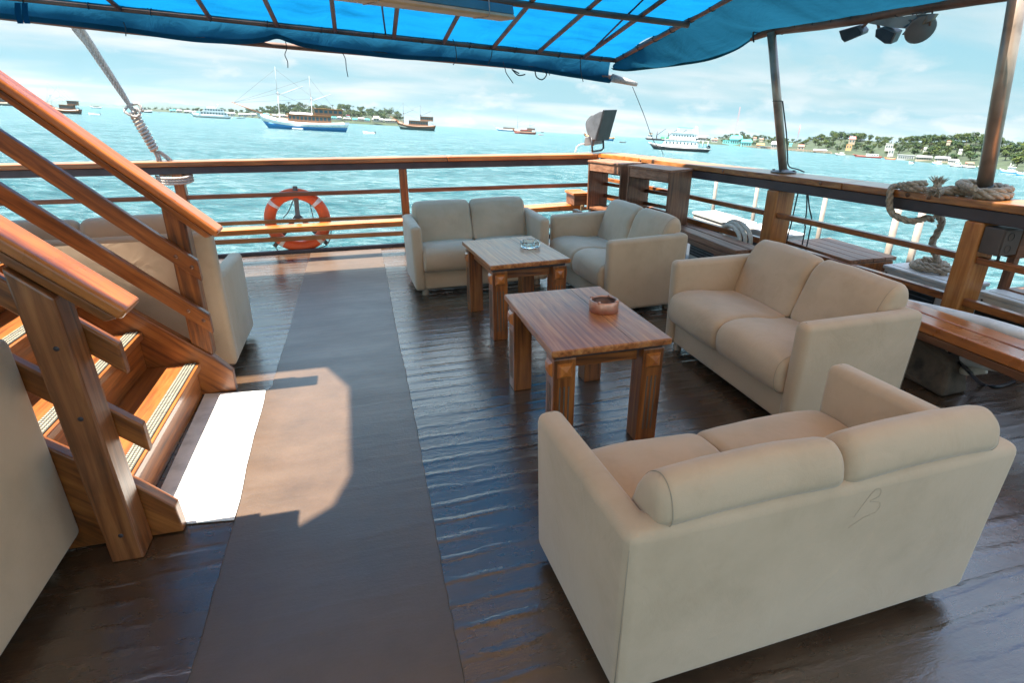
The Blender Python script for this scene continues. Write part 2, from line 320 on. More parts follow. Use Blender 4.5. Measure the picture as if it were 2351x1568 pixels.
# ------------------------------------------------------------------ mesh helpers
ORIG = {}
class MB:
    def __init__(s): s.v = []; s.f = []; s.mi = []; s.sm = []; s.mats = []
    def idx(s, mat):
        if mat not in s.mats: s.mats.append(mat)
        return s.mats.index(mat)
    def add(s, vs, fs, mat=None, smooth=False):
        o = len(s.v); s.v += [Vector(p) for p in vs]; k = s.idx(mat)
        for f in fs: s.f.append([o+i for i in f]); s.mi.append(k); s.sm.append(smooth)
        return s
    def hexa(s, p, mat=None):     # p: 4 bottom then 4 top, ccw seen from above
        return s.add(p, [(3, 2, 1, 0), (4, 5, 6, 7), (0, 1, 5, 4), (1, 2, 6, 5), (2, 3, 7, 6), (3, 0, 4, 7)], mat)
    def box(s, c, d, mat=None, R=None):
        x, y, z = [k/2 for k in d]
        p = [Vector(q) for q in ((-x, -y, -z), (x, -y, -z), (x, y, -z), (-x, y, -z), (-x, -y, z), (x, -y, z), (x, y, z), (-x, y, z))]
        if R is not None: p = [R @ q for q in p]
        return s.hexa([Vector(c)+q for q in p], mat)
    def beam(s, a, b, wid, hei, mat=None, upv=(0, 0, 1)):   # box from a to b, wid sideways, hei along upv
        a = Vector(a); b = Vector(b); d = (b-a).normalized(); u = Vector(upv); u = (u-d*u.dot(d)).normalized(); r = d.cross(u)
        p = []
        for h in (-hei/2, hei/2):
            for (e, sd) in ((a, -1), (a, 1), (b, 1), (b, -1)): p.append(e+r*sd*wid/2+u*h)
        return s.hexa([p[0], p[1], p[2], p[3], p[4], p[5], p[6], p[7]], mat)
    def prism(s, poly, vec, mat=None):     # planar polygon swept along vec
        n = len(poly); vec = Vector(vec); p = [Vector(q) for q in poly]
        return s.add(p+[q+vec for q in p], [list(range(n))[::-1], list(range(n, 2*n))]+[(i, (i+1) % n, (i+1) % n+n, i+n) for i in range(n)], mat)
    def tube(s, pts, r, seg=8, mat=None, caps=True, smooth=True):
        pts = [Vector(p) for p in pts]; rs = r if isinstance(r, (list, tuple)) else [r]*len(pts)
        vs = []; fs = []; prev = None
        for i, p in enumerate(pts):
            d = (pts[min(i+1, len(pts)-1)]-pts[max(i-1, 0)]).normalized()
            if prev is None:
                a = Vector((0, 0, 1)) if abs(d.z) < .9 else Vector((1, 0, 0)); u = (a-d*a.dot(d)).normalized()
            else: u = (prev-d*prev.dot(d)).normalized()
            prev = u; q = d.cross(u)
            for k in range(seg):
                t = 2*pi*k/seg; vs.append(p+(u*cos(t)+q*sin(t))*rs[i])
        for i in range(len(pts)-1):
            for k in range(seg):
                a = i*seg+k; b2 = i*seg+(k+1) % seg; fs.append((a, b2, b2+seg, a+seg))
        s.add(vs, fs, mat, smooth)
        if caps:
            n = len(pts); s.add(vs[:seg], [list(range(seg))[::-1]], mat); s.add(vs[-seg:], [list(range(seg))], mat)
        return s
    def lathe(s, prof, c, seg=24, mat=None, smooth=True, axis=None):
        c = Vector(c); vs = []; fs = []; Rm = axis or Matrix.Identity(3)
        for (r, z) in prof:
            for k in range(seg):
                t = 2*pi*k/seg; vs.append(c+Rm @ Vector((r*cos(t), r*sin(t), z)))
        for i in range(len(prof)-1):
            for k in range(seg):
                a = i*seg+k; b2 = i*seg+(k+1) % seg; fs.append((a, b2, b2+seg, a+seg))
        return s.add(vs, fs, mat, smooth)
    def loft(s, rings, mat=None, smooth=True, caps=True, closed=True):
        n = len(rings[0]); vs = [p for r in rings for p in r]; fs = []
        for i in range(len(rings)-1):
            for k in range(n if closed else n-1):
                a = i*n+k; b2 = i*n+(k+1) % n; fs.append((a, b2, b2+n, a+n))
        s.add(vs, fs, mat, smooth)
        if caps: s.add(rings[0], [list(range(n))[::-1]], mat, smooth); s.add(rings[-1], [list(range(n))], mat, smooth)
        return s
    def build(s, name, mat=None, parent=None, bev=0., loc=None, seg=2):
        off = Vector((0, 0, 0))
        if parent is not None: off = ORIG.get(parent.name, Vector((0, 0, 0)))
        elif loc is not None: off = Vector(loc)
        me = bpy.data.meshes.new(name); me.from_pydata([p-off for p in s.v], [], s.f)
        mats = s.mats
        for k in mats: me.materials.append(MATS[k or mat])
        me.polygons.foreach_set('material_index', s.mi); me.polygons.foreach_set('use_smooth', s.sm); me.update()
        o = bpy.data.objects.new(name, me); COL.objects.link(o); ORIG[o.name] = off
        if parent is not None: o.parent = parent
        elif loc is not None: o.location = off
        bm = bmesh.new(); bm.from_mesh(me); bmesh.ops.remove_doubles(bm, verts=bm.verts, dist=1e-5); bmesh.ops.recalc_face_normals(bm, faces=bm.faces); bm.to_mesh(me); bm.free()
        if bev:
            md = o.modifiers.new('edge', 'BEVEL'); md.width = bev; md.segments = seg; md.limit_method = 'ANGLE'; md.angle_limit = radians(35); md.harden_normals = False
        return o
def tag(o, label=None, cat=None, group=None, kind=None):
    if label: o['label'] = label
    if cat: o['category'] = cat
    if group: o['group'] = group
    if kind: o['kind'] = kind
    return o
def thing(name, label, cat, loc=(0, 0, 0), rz=0., group=None, local=False):
    o = bpy.data.objects.new(name, None); COL.objects.link(o); o.empty_display_size = .1
    o.location = Vector(loc); o.rotation_euler = (0, 0, rz)
    ORIG[o.name] = Vector((0, 0, 0)) if local else Vector(loc)
    return tag(o, label, cat, group)
def copy_tree(o, parent=None):
    c = o.copy(); COL.objects.link(c)
    if parent is not None: c.parent = parent
    for ch in list(o.children): copy_tree(ch, c)
    return c
def catmull(pts, n=6, closed=False):
    pts = [Vector(p) for p in pts]; out = []; m_ = len(pts)
    rng = range(m_ if closed else m_-1)
    for i in rng:
        if closed: p0, p1, p2, p3 = pts[i-1], pts[i], pts[(i+1) % m_], pts[(i+2) % m_]
        else: p0, p1, p2, p3 = pts[max(i-1, 0)], pts[i], pts[i+1], pts[min(i+2, m_-1)]
        for k in range(n):
            t = k/n; out.append(.5*((2*p1)+(p2-p0)*t+(2*p0-5*p1+4*p2-p3)*t*t+(3*p1-p0-3*p2+p3)*t*t*t))
    if not closed: out.append(pts[-1])
    return out
def resample(pts, step):
    pts = [Vector(p) for p in pts]; L = [0]
    for a, b in zip(pts, pts[1:]): L.append(L[-1]+(b-a).length)
    n = max(2, int(L[-1]/step)); out = []; j = 0
    for i in range(n+1):
        t = L[-1]*i/n
        while j < len(L)-2 and L[j+1] < t: j += 1
        k = (t-L[j])/max(1e-9, L[j+1]-L[j]); out.append(pts[j].lerp(pts[j+1], min(1, max(0, k))))
    return out
def rope(mb, pts, R, mat, strands=3, pitch=None, seg=6, smoothing=6):
    """laid rope: strands wound round each other along the path"""
    path = resample(catmull(pts, smoothing), R*.75); pitch = pitch or R*6.5
    fr = []; prev = None
    for i, p in enumerate(path):
        d = (path[min(i+1, len(path)-1)]-path[max(i-1, 0)]).normalized()
        if prev is None:
            a = Vector((0, 0, 1)) if abs(d.z) < .9 else Vector((1, 0, 0)); u = (a-d*a.dot(d)).normalized()
        else: u = (prev-d*prev.dot(d)).normalized()
        prev = u; fr.append((p, u, d.cross(u)))
    for sI in range(strands):
        q = []
        for i, (p, u, b) in enumerate(fr):
            a = 2*pi*(i*R*.75/pitch+sI/strands); q.append(p+(u*cos(a)+b*sin(a))*R*.5)
        mb.tube(q, R*.56, seg, mat)
    return mb

# ------------------------------------------------------------------ sea and sky structures
def big_sea():
    from mathutils import noise as nz
    X = (Vector((1, 0, 0))-SN*SN.x).normalized(); Y = SN.cross(X)
    rad = [0.]; r = 5.
    while r < 420: rad.append(r); r *= 1.0135
    rad += [520, 700, 1000, 1600, 3000, 7000, 24000]
    az = []; a = -62.
    while a < 62: az.append(a); a += .30
    a = 62.
    while a < 298: az.append(a); a += 4
    na = len(az); vs = [Vector((0, 0, -.3))]; fs = []
    for r in rad[1:]:
        k1 = max(0., min(1., (420-r)/300)); k2 = max(0., min(1., (75-r)/50)); k3 = max(0., min(1., (34-r)/18))
        for d in az:
            x, y = r*sin(radians(d)), r*cos(radians(d)); z = 0.
            if k1 > 0 and (d < 64 or d > 296):
                p = Vector((x*.11+y*.03, y*.20-x*.05, 1.7)); z += k1*.34*(.5-abs(nz.noise(p)))+k1*.16*nz.noise(p*2.3+Vector((5, 1, 0)))
                if k2 > 0: p = Vector((x*.55+y*.1, y*.95, 4.1)); z += k2*.20*(.45-abs(nz.noise(p)))
                if k3 > 0: z += k3*.06*nz.noise(Vector((x*2.1, y*3.0, 9.)))
            vs.append(Vector((x, y, z)))
    for k in range(na): fs.append((0, 1+(k+1) % na, 1+k))
    for i in range(len(rad)-2):
        for k in range(na):
            a = 1+i*na+k; b2 = 1+i*na+(k+1) % na; fs.append((a, b2, b2+na, a+na))
    me = bpy.data.meshes.new('sea'); me.from_pydata(vs, [], fs); me.materials.append(MATS['sea_water'])
    me.polygons.foreach_set('use_smooth', [True]*len(fs)); me.update()
    o = bpy.data.objects.new('sea', me); COL.objects.link(o)
    mm = Matrix.Identity(4)
    for i in range(3): mm[i][0] = X[i]; mm[i][1] = Y[i]; mm[i][2] = SN[i]; mm[i][3] = SEA0[i]
    o.matrix_world = mm; tag(o, 'choppy turquoise sea round the boat', kind='structure')
big_sea()

# ------------------------------------------------------------------ the boat: deck
SIDE = [(2.86, 6.86), (3.05, 6.2), (3.17, 5.6), (3.31, 4.93), (3.43, 4.44), (3.53, 3.95), (3.655, 3.28), (3.745, 2.75), (3.80, 2.40), (3.93, 1.4), (4.02, .2), (4.02, -4.5)]
def side_x(y):
    for (a, b), (c, d) in zip(SIDE, SIDE[1:]):
        if d <= y <= b: return a+(c-a)*(b-y)/(b-d)
    return SIDE[0][0] if y > SIDE[0][1] else SIDE[-1][0]
STERN = 6.92
def deck():
    mb = MB()
    poly = [Vector((-4.6, -4.5, -.16)), Vector((4.06, -4.5, -.16))]+[Vector((x+.06, y, -.16)) for x, y in SIDE[::-1][1:]]+[Vector((2.92, STERN+.06, -.16)), Vector((-4.6, STERN+.06, -.16))]
    mb.prism(poly, (0, 0, .16), 'deck_paint')
    d = mb.build('deck'); tag(d, 'dark brown painted ship deck with glossy ridged boards', kind='structure')
    s = MB(); rnd = random.Random(2); ys = [-.54+.05*k for k in range(149)]; L_, R_ = [], []
    for y in ys: L_.append(Vector((-.652-.06*max(0, min(1, (y-2.18)/.1))*max(0, min(1, (3.38-y)/.1))+.004*sin(y*3.1)+rnd.uniform(-.003, .003), y, .001))); R_.append(Vector((.152+.004*sin(y*2.3+1)+rnd.uniform(-.003, .003), y, .001)))
    for i in range(len(ys)-1): s.add([L_[i], R_[i], R_[i+1], L_[i+1], L_[i]+Vector((.004, 0, .0022)), R_[i]+Vector((-.004, 0, .0022)), R_[i+1]+Vector((-.004, 0, .0022)), L_[i+1]+Vector((.004, 0, .0022))], [(4, 5, 6, 7), (0, 4, 7, 3), (1, 2, 6, 5)], 'deck_sheet')
    s.build('walkway_sheet', None, d)['label'] = 'matte grey-brown sheet down the middle of the deck'
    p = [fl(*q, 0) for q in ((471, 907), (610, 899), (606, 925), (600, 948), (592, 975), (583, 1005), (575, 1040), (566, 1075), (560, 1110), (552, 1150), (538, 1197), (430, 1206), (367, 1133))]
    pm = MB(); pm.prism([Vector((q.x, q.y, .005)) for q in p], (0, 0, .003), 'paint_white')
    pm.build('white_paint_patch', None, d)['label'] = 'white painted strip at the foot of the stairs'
    e = MB(); e.box((-.8, STERN+.02, .012), (7.4, .05, .05), 'dark_beam'); e.build('edge_strip', None, d, .006)
    lg = MB()      # narrow outer ledge that carries the air conditioners
    pts = [(x, y) for x, y in SIDE if y > -1]
    lg.prism([Vector((x+.07, y, -.2)) for x, y in pts]+[Vector((x+1.5-.25*(y > 5), y, -.2)) for x, y in pts[::-1]], (0, 0, .06), 'hull_black')
    tag(lg.build('outer_ledge'), 'dark ledge outside the side rail', kind='structure')
deck()
def bounce_planking():       # added teak sheet behind the camera, bounces warm sunlight onto the near sofa
    b = MB(); n = 60; rnd = random.Random(4)
    for k in range(n):
        a = -4.55+8.5*k/n; c = a+8.5/n-.008; b.hexa([(a, -4.45, .0005), (c, -4.45, .0005), (c, -.55, .0005), (a, -.55, .0005), (a, -4.45, .006), (c, -4.45, .006), (c, -.55, .006), (a, -.55, .006)])
    tag(b.build('bounce_planking', 'bounce_teak'), 'added teak sheet behind the camera that bounces warm light onto the near sofa', kind='structure')
wood('bounce_teak', (.30, .18, .09), (.46, .29, .155), (.56, .37, .21), 'Y', .6, .0)
bounce_planking()

# ------------------------------------------------------------------ railings
def stern_railing():
    g = thing('stern_railing', 'varnished wooden railing across the stern, with three thin bars under a broad top plank', 'railing', (.45, STERN, 0))
    zt = lambda x: 1.036-.0085*x
    b = MB(); b.hexa([(-4.5, 6.88, zt(-4.5)-.052), (1.0, 6.88, zt(1)-.052), (1.0, 7.09, zt(1)-.052), (-4.5, 7.09, zt(-4.5)-.052), (-4.5, 6.88, zt(-4.5)), (1.0, 6.88, zt(1)), (1, 7.09, zt(1)), (-4.5, 7.09, zt(-4.5))])
    b.build('top_plank', 'rail_top_X', g, .008)
    b = MB(); b.hexa([(1.004, 6.88, zt(1)-.052), (2.86, 6.86, zt(2.9)-.052), (3.15, 7.09, zt(2.9)-.052), (1.004, 7.09, zt(1)-.052), (1.004, 6.88, zt(1)), (2.86, 6.86, zt(2.9)), (3.15, 7.09, zt(2.9)), (1.004, 7.09, zt(1))])
    b.build('top_plank', 'orange_wood_X', g, .008)
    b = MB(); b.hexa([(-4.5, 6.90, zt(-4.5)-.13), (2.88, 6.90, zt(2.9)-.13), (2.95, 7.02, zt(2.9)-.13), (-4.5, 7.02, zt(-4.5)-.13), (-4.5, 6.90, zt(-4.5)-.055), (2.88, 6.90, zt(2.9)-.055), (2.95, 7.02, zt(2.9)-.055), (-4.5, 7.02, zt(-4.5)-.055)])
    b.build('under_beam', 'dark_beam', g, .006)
    for z, hh in ((.662, .046), (.367, .042), (.164, .052)):
        for x0, x1 in ((-4.5, -1.93), (-1.82, .43), (.53, 2.9)):
            b = MB(); b.beam((x0, 6.93, z-.0085*x0), (x1, 6.93, z-.0085*x1), .045, hh); b.build('bar', 'brown_wood_X' if z > .5 else 'rail_top_X', g, .004)
    for x0, x1 in ((-1.925, -1.825), (.435, .525), (2.82, 2.93)):
        b = MB(); b.hexa([(x0, 6.90, .0), (x1, 6.90, .0), (x1, 6.99, .0), (x0, 6.99, .0), (x0, 6.90, zt(x0)-.13), (x1, 6.90, zt(x1)-.13), (x1, 6.99, zt(x1)-.13), (x0, 6.99, zt(x0)-.13)])
        b.build('post', 'red_wood_Z', g, .006)
stern_railing()
def strip(mb, pts, off0, off1, z0, z1, mat=None):    # solid strip following the side of the boat
    rings = []
    for i, (x, y) in enumerate(pts):
        a = Vector(pts[max(i-1, 0)]); c = Vector(pts[min(i+1, len(pts)-1)]); d = (c-a).normalized(); nrm = Vector((-d.y, d.x))
        if nrm.x < 0: nrm = -nrm
        f0 = z0(y) if callable(z0) else z0; f1 = z1(y) if callable(z1) else z1
        p, q = Vector((x, y))+nrm*off0, Vector((x, y))+nrm*off1
        rings.append([Vector((p.x, p.y, f0)), Vector((q.x, q.y, f0)), Vector((q.x, q.y, f1)), Vector((p.x, p.y, f1))])
    return mb.loft(rings, mat, smooth=False)
def seg_pts(y0, y1, n=5):
    return [(side_x(y0+(y1-y0)*i/n), y0+(y1-y0)*i/n) for i in range(n+1)]
def side_railing():
    g = thing('side_railing', 'heavy varnished railing along the right side of the deck, with stout square posts', 'railing', (3.5, 4.3, 0))
    ys = [6.855, 6.3, 5.3, 4.15, 3.05, 1.9, .2, -3]
    for i, (a, b_) in enumerate(((6.855, 6.15), (6.145, 3.72), (3.715, 2.2), (2.195, -3))):
        b = MB(); strip(b, seg_pts(a, b_, 8), 0, .27, .968, 1.02); o = b.build('top_plank', 'orange_wood_Y' if i == 0 else 'rail_top_Y', g, .008)
        if i == 0: o['label'] = 'bright orange new length of top plank in the corner'
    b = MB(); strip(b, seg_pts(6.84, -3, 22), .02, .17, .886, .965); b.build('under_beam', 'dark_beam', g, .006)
    z2 = lambda y: .667+.018*(y-4); z3 = lambda y: .405+.036*(y-4)
    for y0, y1 in ((6.8, 4.405), (4.295, 2.845), (2.725, .6)):
        for zf, hh, mt in ((z2, .042, 'red_wood_Y'), (z3, .052, 'red_wood_Y')):
            b = MB(); strip(b, seg_pts(y0, y1, 7), .045, .095, lambda y: zf(y)-hh/2, lambda y: zf(y)+hh/2); b.build('bar', mt, g, .005)
    for y0, x1 in ((4.30, atY(1827, 441, 4.3).x), (2.73, atY(2276, 600, 2.73).x), (.5, 4.25)):
        x0 = side_x(y0+.05)+.015; dx = side_x(y0)-side_x(y0+.11)
        b = MB(); b.hexa([(x0+dx*.5, y0, 0), (x1, y0, 0), (x1, y0+.11, 0), (x0-dx*.5, y0+.11, 0), (x0+dx*.5, y0, .885), (x1, y0, .885), (x1, y0+.11, .885), (x0-dx*.5, y0+.11, .885)])
        b.build('post', 'post_wood', g, .012)
    for (px, py) in ((1486, 366), (1655, 391), (1863, 420), (2070, 446), (2130, 452)):   # plugs in the plank edge
        y = fl(px, py, 1.0).y; x = side_x(y)-.001
        b = MB(); b.lathe([(0, .004), (.014, .004), (.014, -.01)], (x, y, .995), 12, 'brown_wood_Z', axis=Matrix.Rotation(-pi/2, 3, 'Y')); b.build('wood_plug', None, g)
    o = MB(); b2 = MB()
side_railing()
def outer_stanchions():
    for k, (y, lab) in enumerate(((6.45, 'white pole beyond the rail, just past the two open cabinets'), (5.65, 'white pole beyond the rail, left of the split post'),
                    (4.63, 'white pole beyond the rail, rising behind the slatted wooden lid'), (3.82, 'grey-white pole beyond the rail, just inside the hanging rope loop'), (3.60, 'grey-white pole beyond the rail, crossed by the bottom of the rope loop'))):
        x = 4.30; b = MB(); b.tube([(x, y, -.14), (x+.005, y+.012, .84)], .021 if k < 3 else .027, 10, 'stanchion_paint')
        b.lathe([(.045, 0), (.045, .012), (.02, .016)], (x, y, -.14), 12, 'white_plastic')
        tag(b.build('stanchion', None, None, loc=(x, y, -.14)), lab, 'pole', 'white poles outside the side railing')
outer_stanchions()

# ------------------------------------------------------------------ benches
def bench_stern():
    g = thing('stern_bench', 'long orange slatted bench in front of the stern railing, behind the life ring gap', 'bench', (-.8, 6.5, 0))
    for x0, x1, y0, z in ((-3.6, .60, 6.44, .385), ):
        for k in range(1):
            b = MB(); b.hexa([(x0, y0, z-.055), (x1, y0+.03, z-.055), (x1, y0+.21, z-.055), (x0, y0+.18, z-.055), (x0, y0, z), (x1, y0+.03, z+.006), (x1, y0+.21, z+.006), (x0, y0+.18, z)])
            b.build('slat', 'orange_wood_X', g, .006)
    for x in (-3.4, -1.88):
        b = MB(); b.box((x, 6.71, .30), (.06, .42, .045)); b.box((x, 6.72, .14), (.05, .05, .28)); b.build('bracket', 'red_wood_Y', g, .005)
    h = thing('stern_bench', 'short orange bench at the stern between the rear sofa and the corner', 'bench', (1.8, 6.7, 0))
    a = fl(1207, 477, .42); c = fl(1345, 469, .44); a = Vector((a.x, min(a.y, 6.8), .42)); c = Vector((2.62, 6.62, .45))
    a = Vector((.62, 6.62, .40))
    for k, dy in enumerate((0, .13)):
        b = MB(); b.hexa([(a.x, a.y+dy, a.z-.05), (c.x, c.y+dy, c.z-.05), (c.x, c.y+.12+dy, c.z-.05), (a.x, a.y+.12+dy, a.z-.05), (a.x, a.y+dy, a.z), (c.x, c.y+dy, c.z), (c.x, c.y+.12+dy, c.z), (a.x, a.y+.12+dy, a.z)])
        b.build('slat', 'orange_wood_X', h, .006)
    for x in (.8, 2.58):
        b = MB(); b.box((x, 6.75, .18), (.06, .2, .36)); b.build('leg', 'red_wood_Z', h, .005)
    q = thing('corner_box', 'small lidded wooden box in the stern corner, left of the open cabinets', 'box', (2.53, 6.6, .455))
    b = MB(); b.box((2.53, 6.66, .515), (.17, .28, .12)); b.build('box_body', 'brown_wood_X', q, .004)
    b = MB(); b.box((2.525, 6.655, .59), (.20, .31, .028)); b.build('lid', 'orange_wood_X', q, .005)
    b = MB(); b.box((2.535, 6.49, .43), (.03, .03, .06)); b.build('latch', 'brass', q, .003)
def bench_side(y0, y1, mat, label, weather):
    g = thing('side_bench', label, 'bench', (3.17, (y0+y1)/2, 0))
    for x0, x1 in ((3.055, 3.185), (3.20, 3.325)):
        b = MB(); b.box(((x0+x1)/2, (y0+y1)/2, .39), (x1-x0, y1-y0, .06)); b.build('slat', mat, g, .007)
    b = MB(); b.box((3.07, (y0+y1)/2, .335), (.025, y1-y0-.02, .045)); b.build('apron', 'brown_wood_Y', g, .004)
    for y in (y0+.35, y1-.3):
        b = MB(); b.box((3.2, y, .157), (.2, .06, .31)); b.build('leg', 'brown_wood_Z', g, .005)
bench_stern()
bench_side(4.17, 6.35, 'faded_wood_Y', 'weathered two-slat bench along the side rail, under the open cabinets', 1)
bench_side(.2, 3.95, 'orange_wood_Y', 'glossy orange two-slat bench along the side rail, nearest the camera', 0)

# ------------------------------------------------------------------ open wooden cabinets on the bench
def cabinet(name_label, A, Bp, z0, z1, depth):
    A = Vector((A[0], A[1], 0)); Bp = Vector((Bp[0], Bp[1], 0)); d = (Bp-A).normalized(); n = Vector((-d.y, d.x, 0)); W = (Bp-A).length
    if n.x < 0: n = -n
    c = (A+Bp)/2+n*depth/2
    g = thing('open_cabinet', name_label, 'cabinet', (c.x, c.y, z0), 0, 'open wooden cabinets in the stern corner')
    def bx(nm, u0, u1, v0, v1, w0, w1, mat, bev=.004):
        P = lambda u, v, z: A+d*u+n*v+Vector((0, 0, z))
        b = MB(); b.hexa([P(u0, v0, w0), P(u1, v0, w0), P(u1, v1, w0), P(u0, v1, w0), P(u0, v0, w1), P(u1, v0, w1), P(u1, v1, w1), P(u0, v1, w1)]); return b.build(nm, mat, g, bev)
    bx('top', -.006, W+.006, -.008, depth, z1-.022, z1, 'faded_wood_Y')
    bx('apron', .026, W-.026, 0, .02, z1-.115, z1-.025, 'faded_wood_Y')
    bx('side_panel', 0, .022, 0, depth, z0, z1-.025, 'brown_wood_Z'); bx('side_panel', W-.022, W, 0, depth, z0, z1-.025, 'brown_wood_Z')
    bx('shelf', .026, W-.026, .02, depth-.03, z0+.005, z0+.03, 'brown_wood_Y')
    for k in range(3):
        z = z0+.14+k*.135; b = MB()
        p = A+d*.022+n*(depth-.04); q = A+d*(W-.022)+n*(depth-.04); b.tube([p+Vector((0, 0, z)), q+Vector((0, 0, z))], .02, 10, 'brown_wood_Y'); b.build('back_rail', None, g)
cabinet('open wooden cabinet on the bench, the larger one nearer the camera', (2.765, 5.78), (2.935, 5.185), .425, .985, .30)
cabinet('open wooden cabinet on the bench, farther one right in the stern corner', (2.57, 6.43), (2.745, 5.90), .425, .985, .30)

# ------------------------------------------------------------------ sofas
def sofa(label, x, y, rz, W=1.3, D=.68, hf=.625, hb=.635, back=None, ctop=.748, group='beige two-seat sofas on the deck', feet=True):
    g = thing('sofa', label, 'sofa', (x, y, 0), rz, group, local=True)
    w, d, t, zb = W/2, D/2, .095, .05
    # shell: arms and back beveled together, then parted at the mitred corners so the padding runs on
    bm = bmesh.new()
    outer = [(-w, -d), (-w, d), (w, d), (w, -d)]; inner = [(-w+t, -d), (-w+t, d-t), (w-t, d-t), (w-t, -d)]
    def vert(p, z):
        k = 1. if z > .3 else .986
        return bm.verts.new((p[0]*k, p[1]*(k if p[1] < 0 else (1 if z > .3 else .97)), z))
    topz = lambda p: hf if p[1] < 0 else hb
    ob = [vert(p, zb) for p in outer]; ib = [vert(p, zb) for p in inner]; ot = [vert(p, topz(p)) for p in outer]; it = [vert(p, topz(p)) for p in inner]
    def F(vs, k):
        f = bm.faces.new(vs); f.material_index = k; return f
    for k, (i, j) in enumerate(((0, 1), (1, 2), (2, 3))):
        F((ot[i], ot[j], it[j], it[i]), k); F((ob[j], ob[i], ib[i], ib[j]), k)
        F((ob[i], ob[j], ot[j], ot[i]), k); F((ib[j], ib[i], it[i], it[j]), k)
    F((ob[0], ot[0], it[0], ib[0]), 0); F((ob[3], ib[3], it[3], ot[3]), 2)
    bmesh.ops.recalc_face_normals(bm, faces=bm.faces)
    mitre = set()
    for i in (1, 2):
        for a, b in ((ot[i], it[i]), (ob[i], ib[i])):
            e = bm.edges.get((a, b)); mitre.add(e)
    edges = [e for e in bm.edges if e not in mitre]
    bmesh.ops.bevel(bm, geom=edges, offset=.034, segments=4, profile=.5, affect='EDGES', material=-1, clamp_overlap=True)
    parts = {}
    for k, nm in enumerate(('armrest', 'back_shell', 'armrest')):
        sub = bm.copy(); bmesh.ops.delete(sub, geom=[f for f in sub.faces if f.material_index != k], context='FACES')
        for f in sub.faces: f.smooth = True; f.material_index = 0
        me = bpy.data.meshes.new(nm); sub.to_mesh(me); sub.free(); me.materials.append(MATS['sofa_fabric'])
        o = bpy.data.objects.new(nm, me); COL.objects.link(o); o.parent = g; ORIG[o.name] = Vector((0, 0, 0)); parts[k] = o
    bm.free()
    if back:
        q = MB(); q.box((0, d-t/2+.004, (back+.07)/2), (W+.006, t+.012, back-.07)); o = q.build('back_shell', 'sofa_fabric', g, .034, seg=4)
        for f in o.data.polygons: f.use_smooth = True
        bpy.data.objects.remove(parts[1]); parts[1] = o
    for sx, pk in ((-1, 0), (1, 2)):       # stitched seams
        b = MB(); r = .0016
        b.tube([(sx*(w-.012), -d+.030, .10), (sx*(w-.006), -d+.030, hf-.05), (sx*(w-.022), -d+.030, hf-.008), (sx*(w-.05), -d+.030, hf+.0005), (sx*(w-t+.02), -d+.030, hf-.006)], r, 5, 'sofa_stitch')
        b.build('seam', None, parts[pk])
        b = MB(); zt = back or hb
        b.tube([(sx*(w-.0115), d-.023, .09), (sx*(w-.0095), d-.0095, zt-.06), (sx*(w-.013), d-.013, zt-.034)], r*.7, 5, 'sofa_stitch')
        b.build('seam', None, parts[1])
    b = MB(); b.box((0, -.035, .135), (W-2*t+.02, D-.14, .17)); b.build('base', 'sofa_fabric', g, .02, seg=3)
    iw = W/2-t+.004
    def cushion(nm, prof, x0, x1, r, crown=0.):
        prof = catmull([Vector((0, p[0], p[1])) for p in prof], 5, True)
        c = sum(prof, Vector())/len(prof); rings = []; nx = 5; st = []
        for k in range(nx+1): a = pi/2*k/nx; st.append((x0+r*(1-sin(a)), sin(a)))
        inn = [(x0+r+(x1-x0-2*r)*k/8, 0) for k in range(1, 8)]
        st = st+inn+[(x0+x1-s_[0], s_[1]) for s_ in st[::-1]]
        # st runs from the inner edge outwards at the start: put it in order
        st = sorted(st, key=lambda q: q[0])
        for xx, e in st:
            u = (xx-x0)/(x1-x0)*2-1; rg = []
            for p in prof:
                q = c+(p-c)*(1-min(.9, r*1.0*(1-sqrt(max(0, 1-e*e)))/max(.02, (p-c).length)))
                rg.append(Vector((xx, q.y-crown*.35*(1-u*u)*(1 if p.y < c.y else 0), q.z+crown*(1-u*u)*(1 if p.z > c.z else 0))))
            for j, p_ in enumerate(rg):          # sat-in unevenness
                wv = Vector((p_.x*7+x*3, p_.y*9+y*5, p_.z*9)); k_ = nz.noise(wv)*.0045+nz.noise(wv*2.7)*.0018; d_ = (p_-c); d_.x = 0; rg[j] = p_+d_.normalized()*k_
            rings.append(rg)
        m2 = MB(); m2.loft(rings, 'sofa_fabric'); o = m2.build(nm, None, g)
        return o
    y0 = -d
    seat = [(d-.30, .225), (d-.22, .30), (d-.235, .395), (d-.36, .41), (y0+.16, .432), (y0+.05, .428), (y0-.018, .395), (y0-.04, .33), (y0-.03, .255), (y0+.012, .218), (y0+.1, .215)]
    zc = ctop; yb = d
    bk = [(yb-.235, .375), (yb-.222, .47), (yb-.195, .58), (yb-.16, .67), (yb-.12, zc-.022), (yb-.07, zc), (yb-.03, zc-.02), (yb-.007, zc-.07), (yb-.012, .632), (yb-.08, .56), (yb-.12, .40)]
    if back: bk = [(p[0]-.01, p[1]+(back+.09-zc)*max(0, min(1, (p[1]-.45)/.25))) for p in bk]
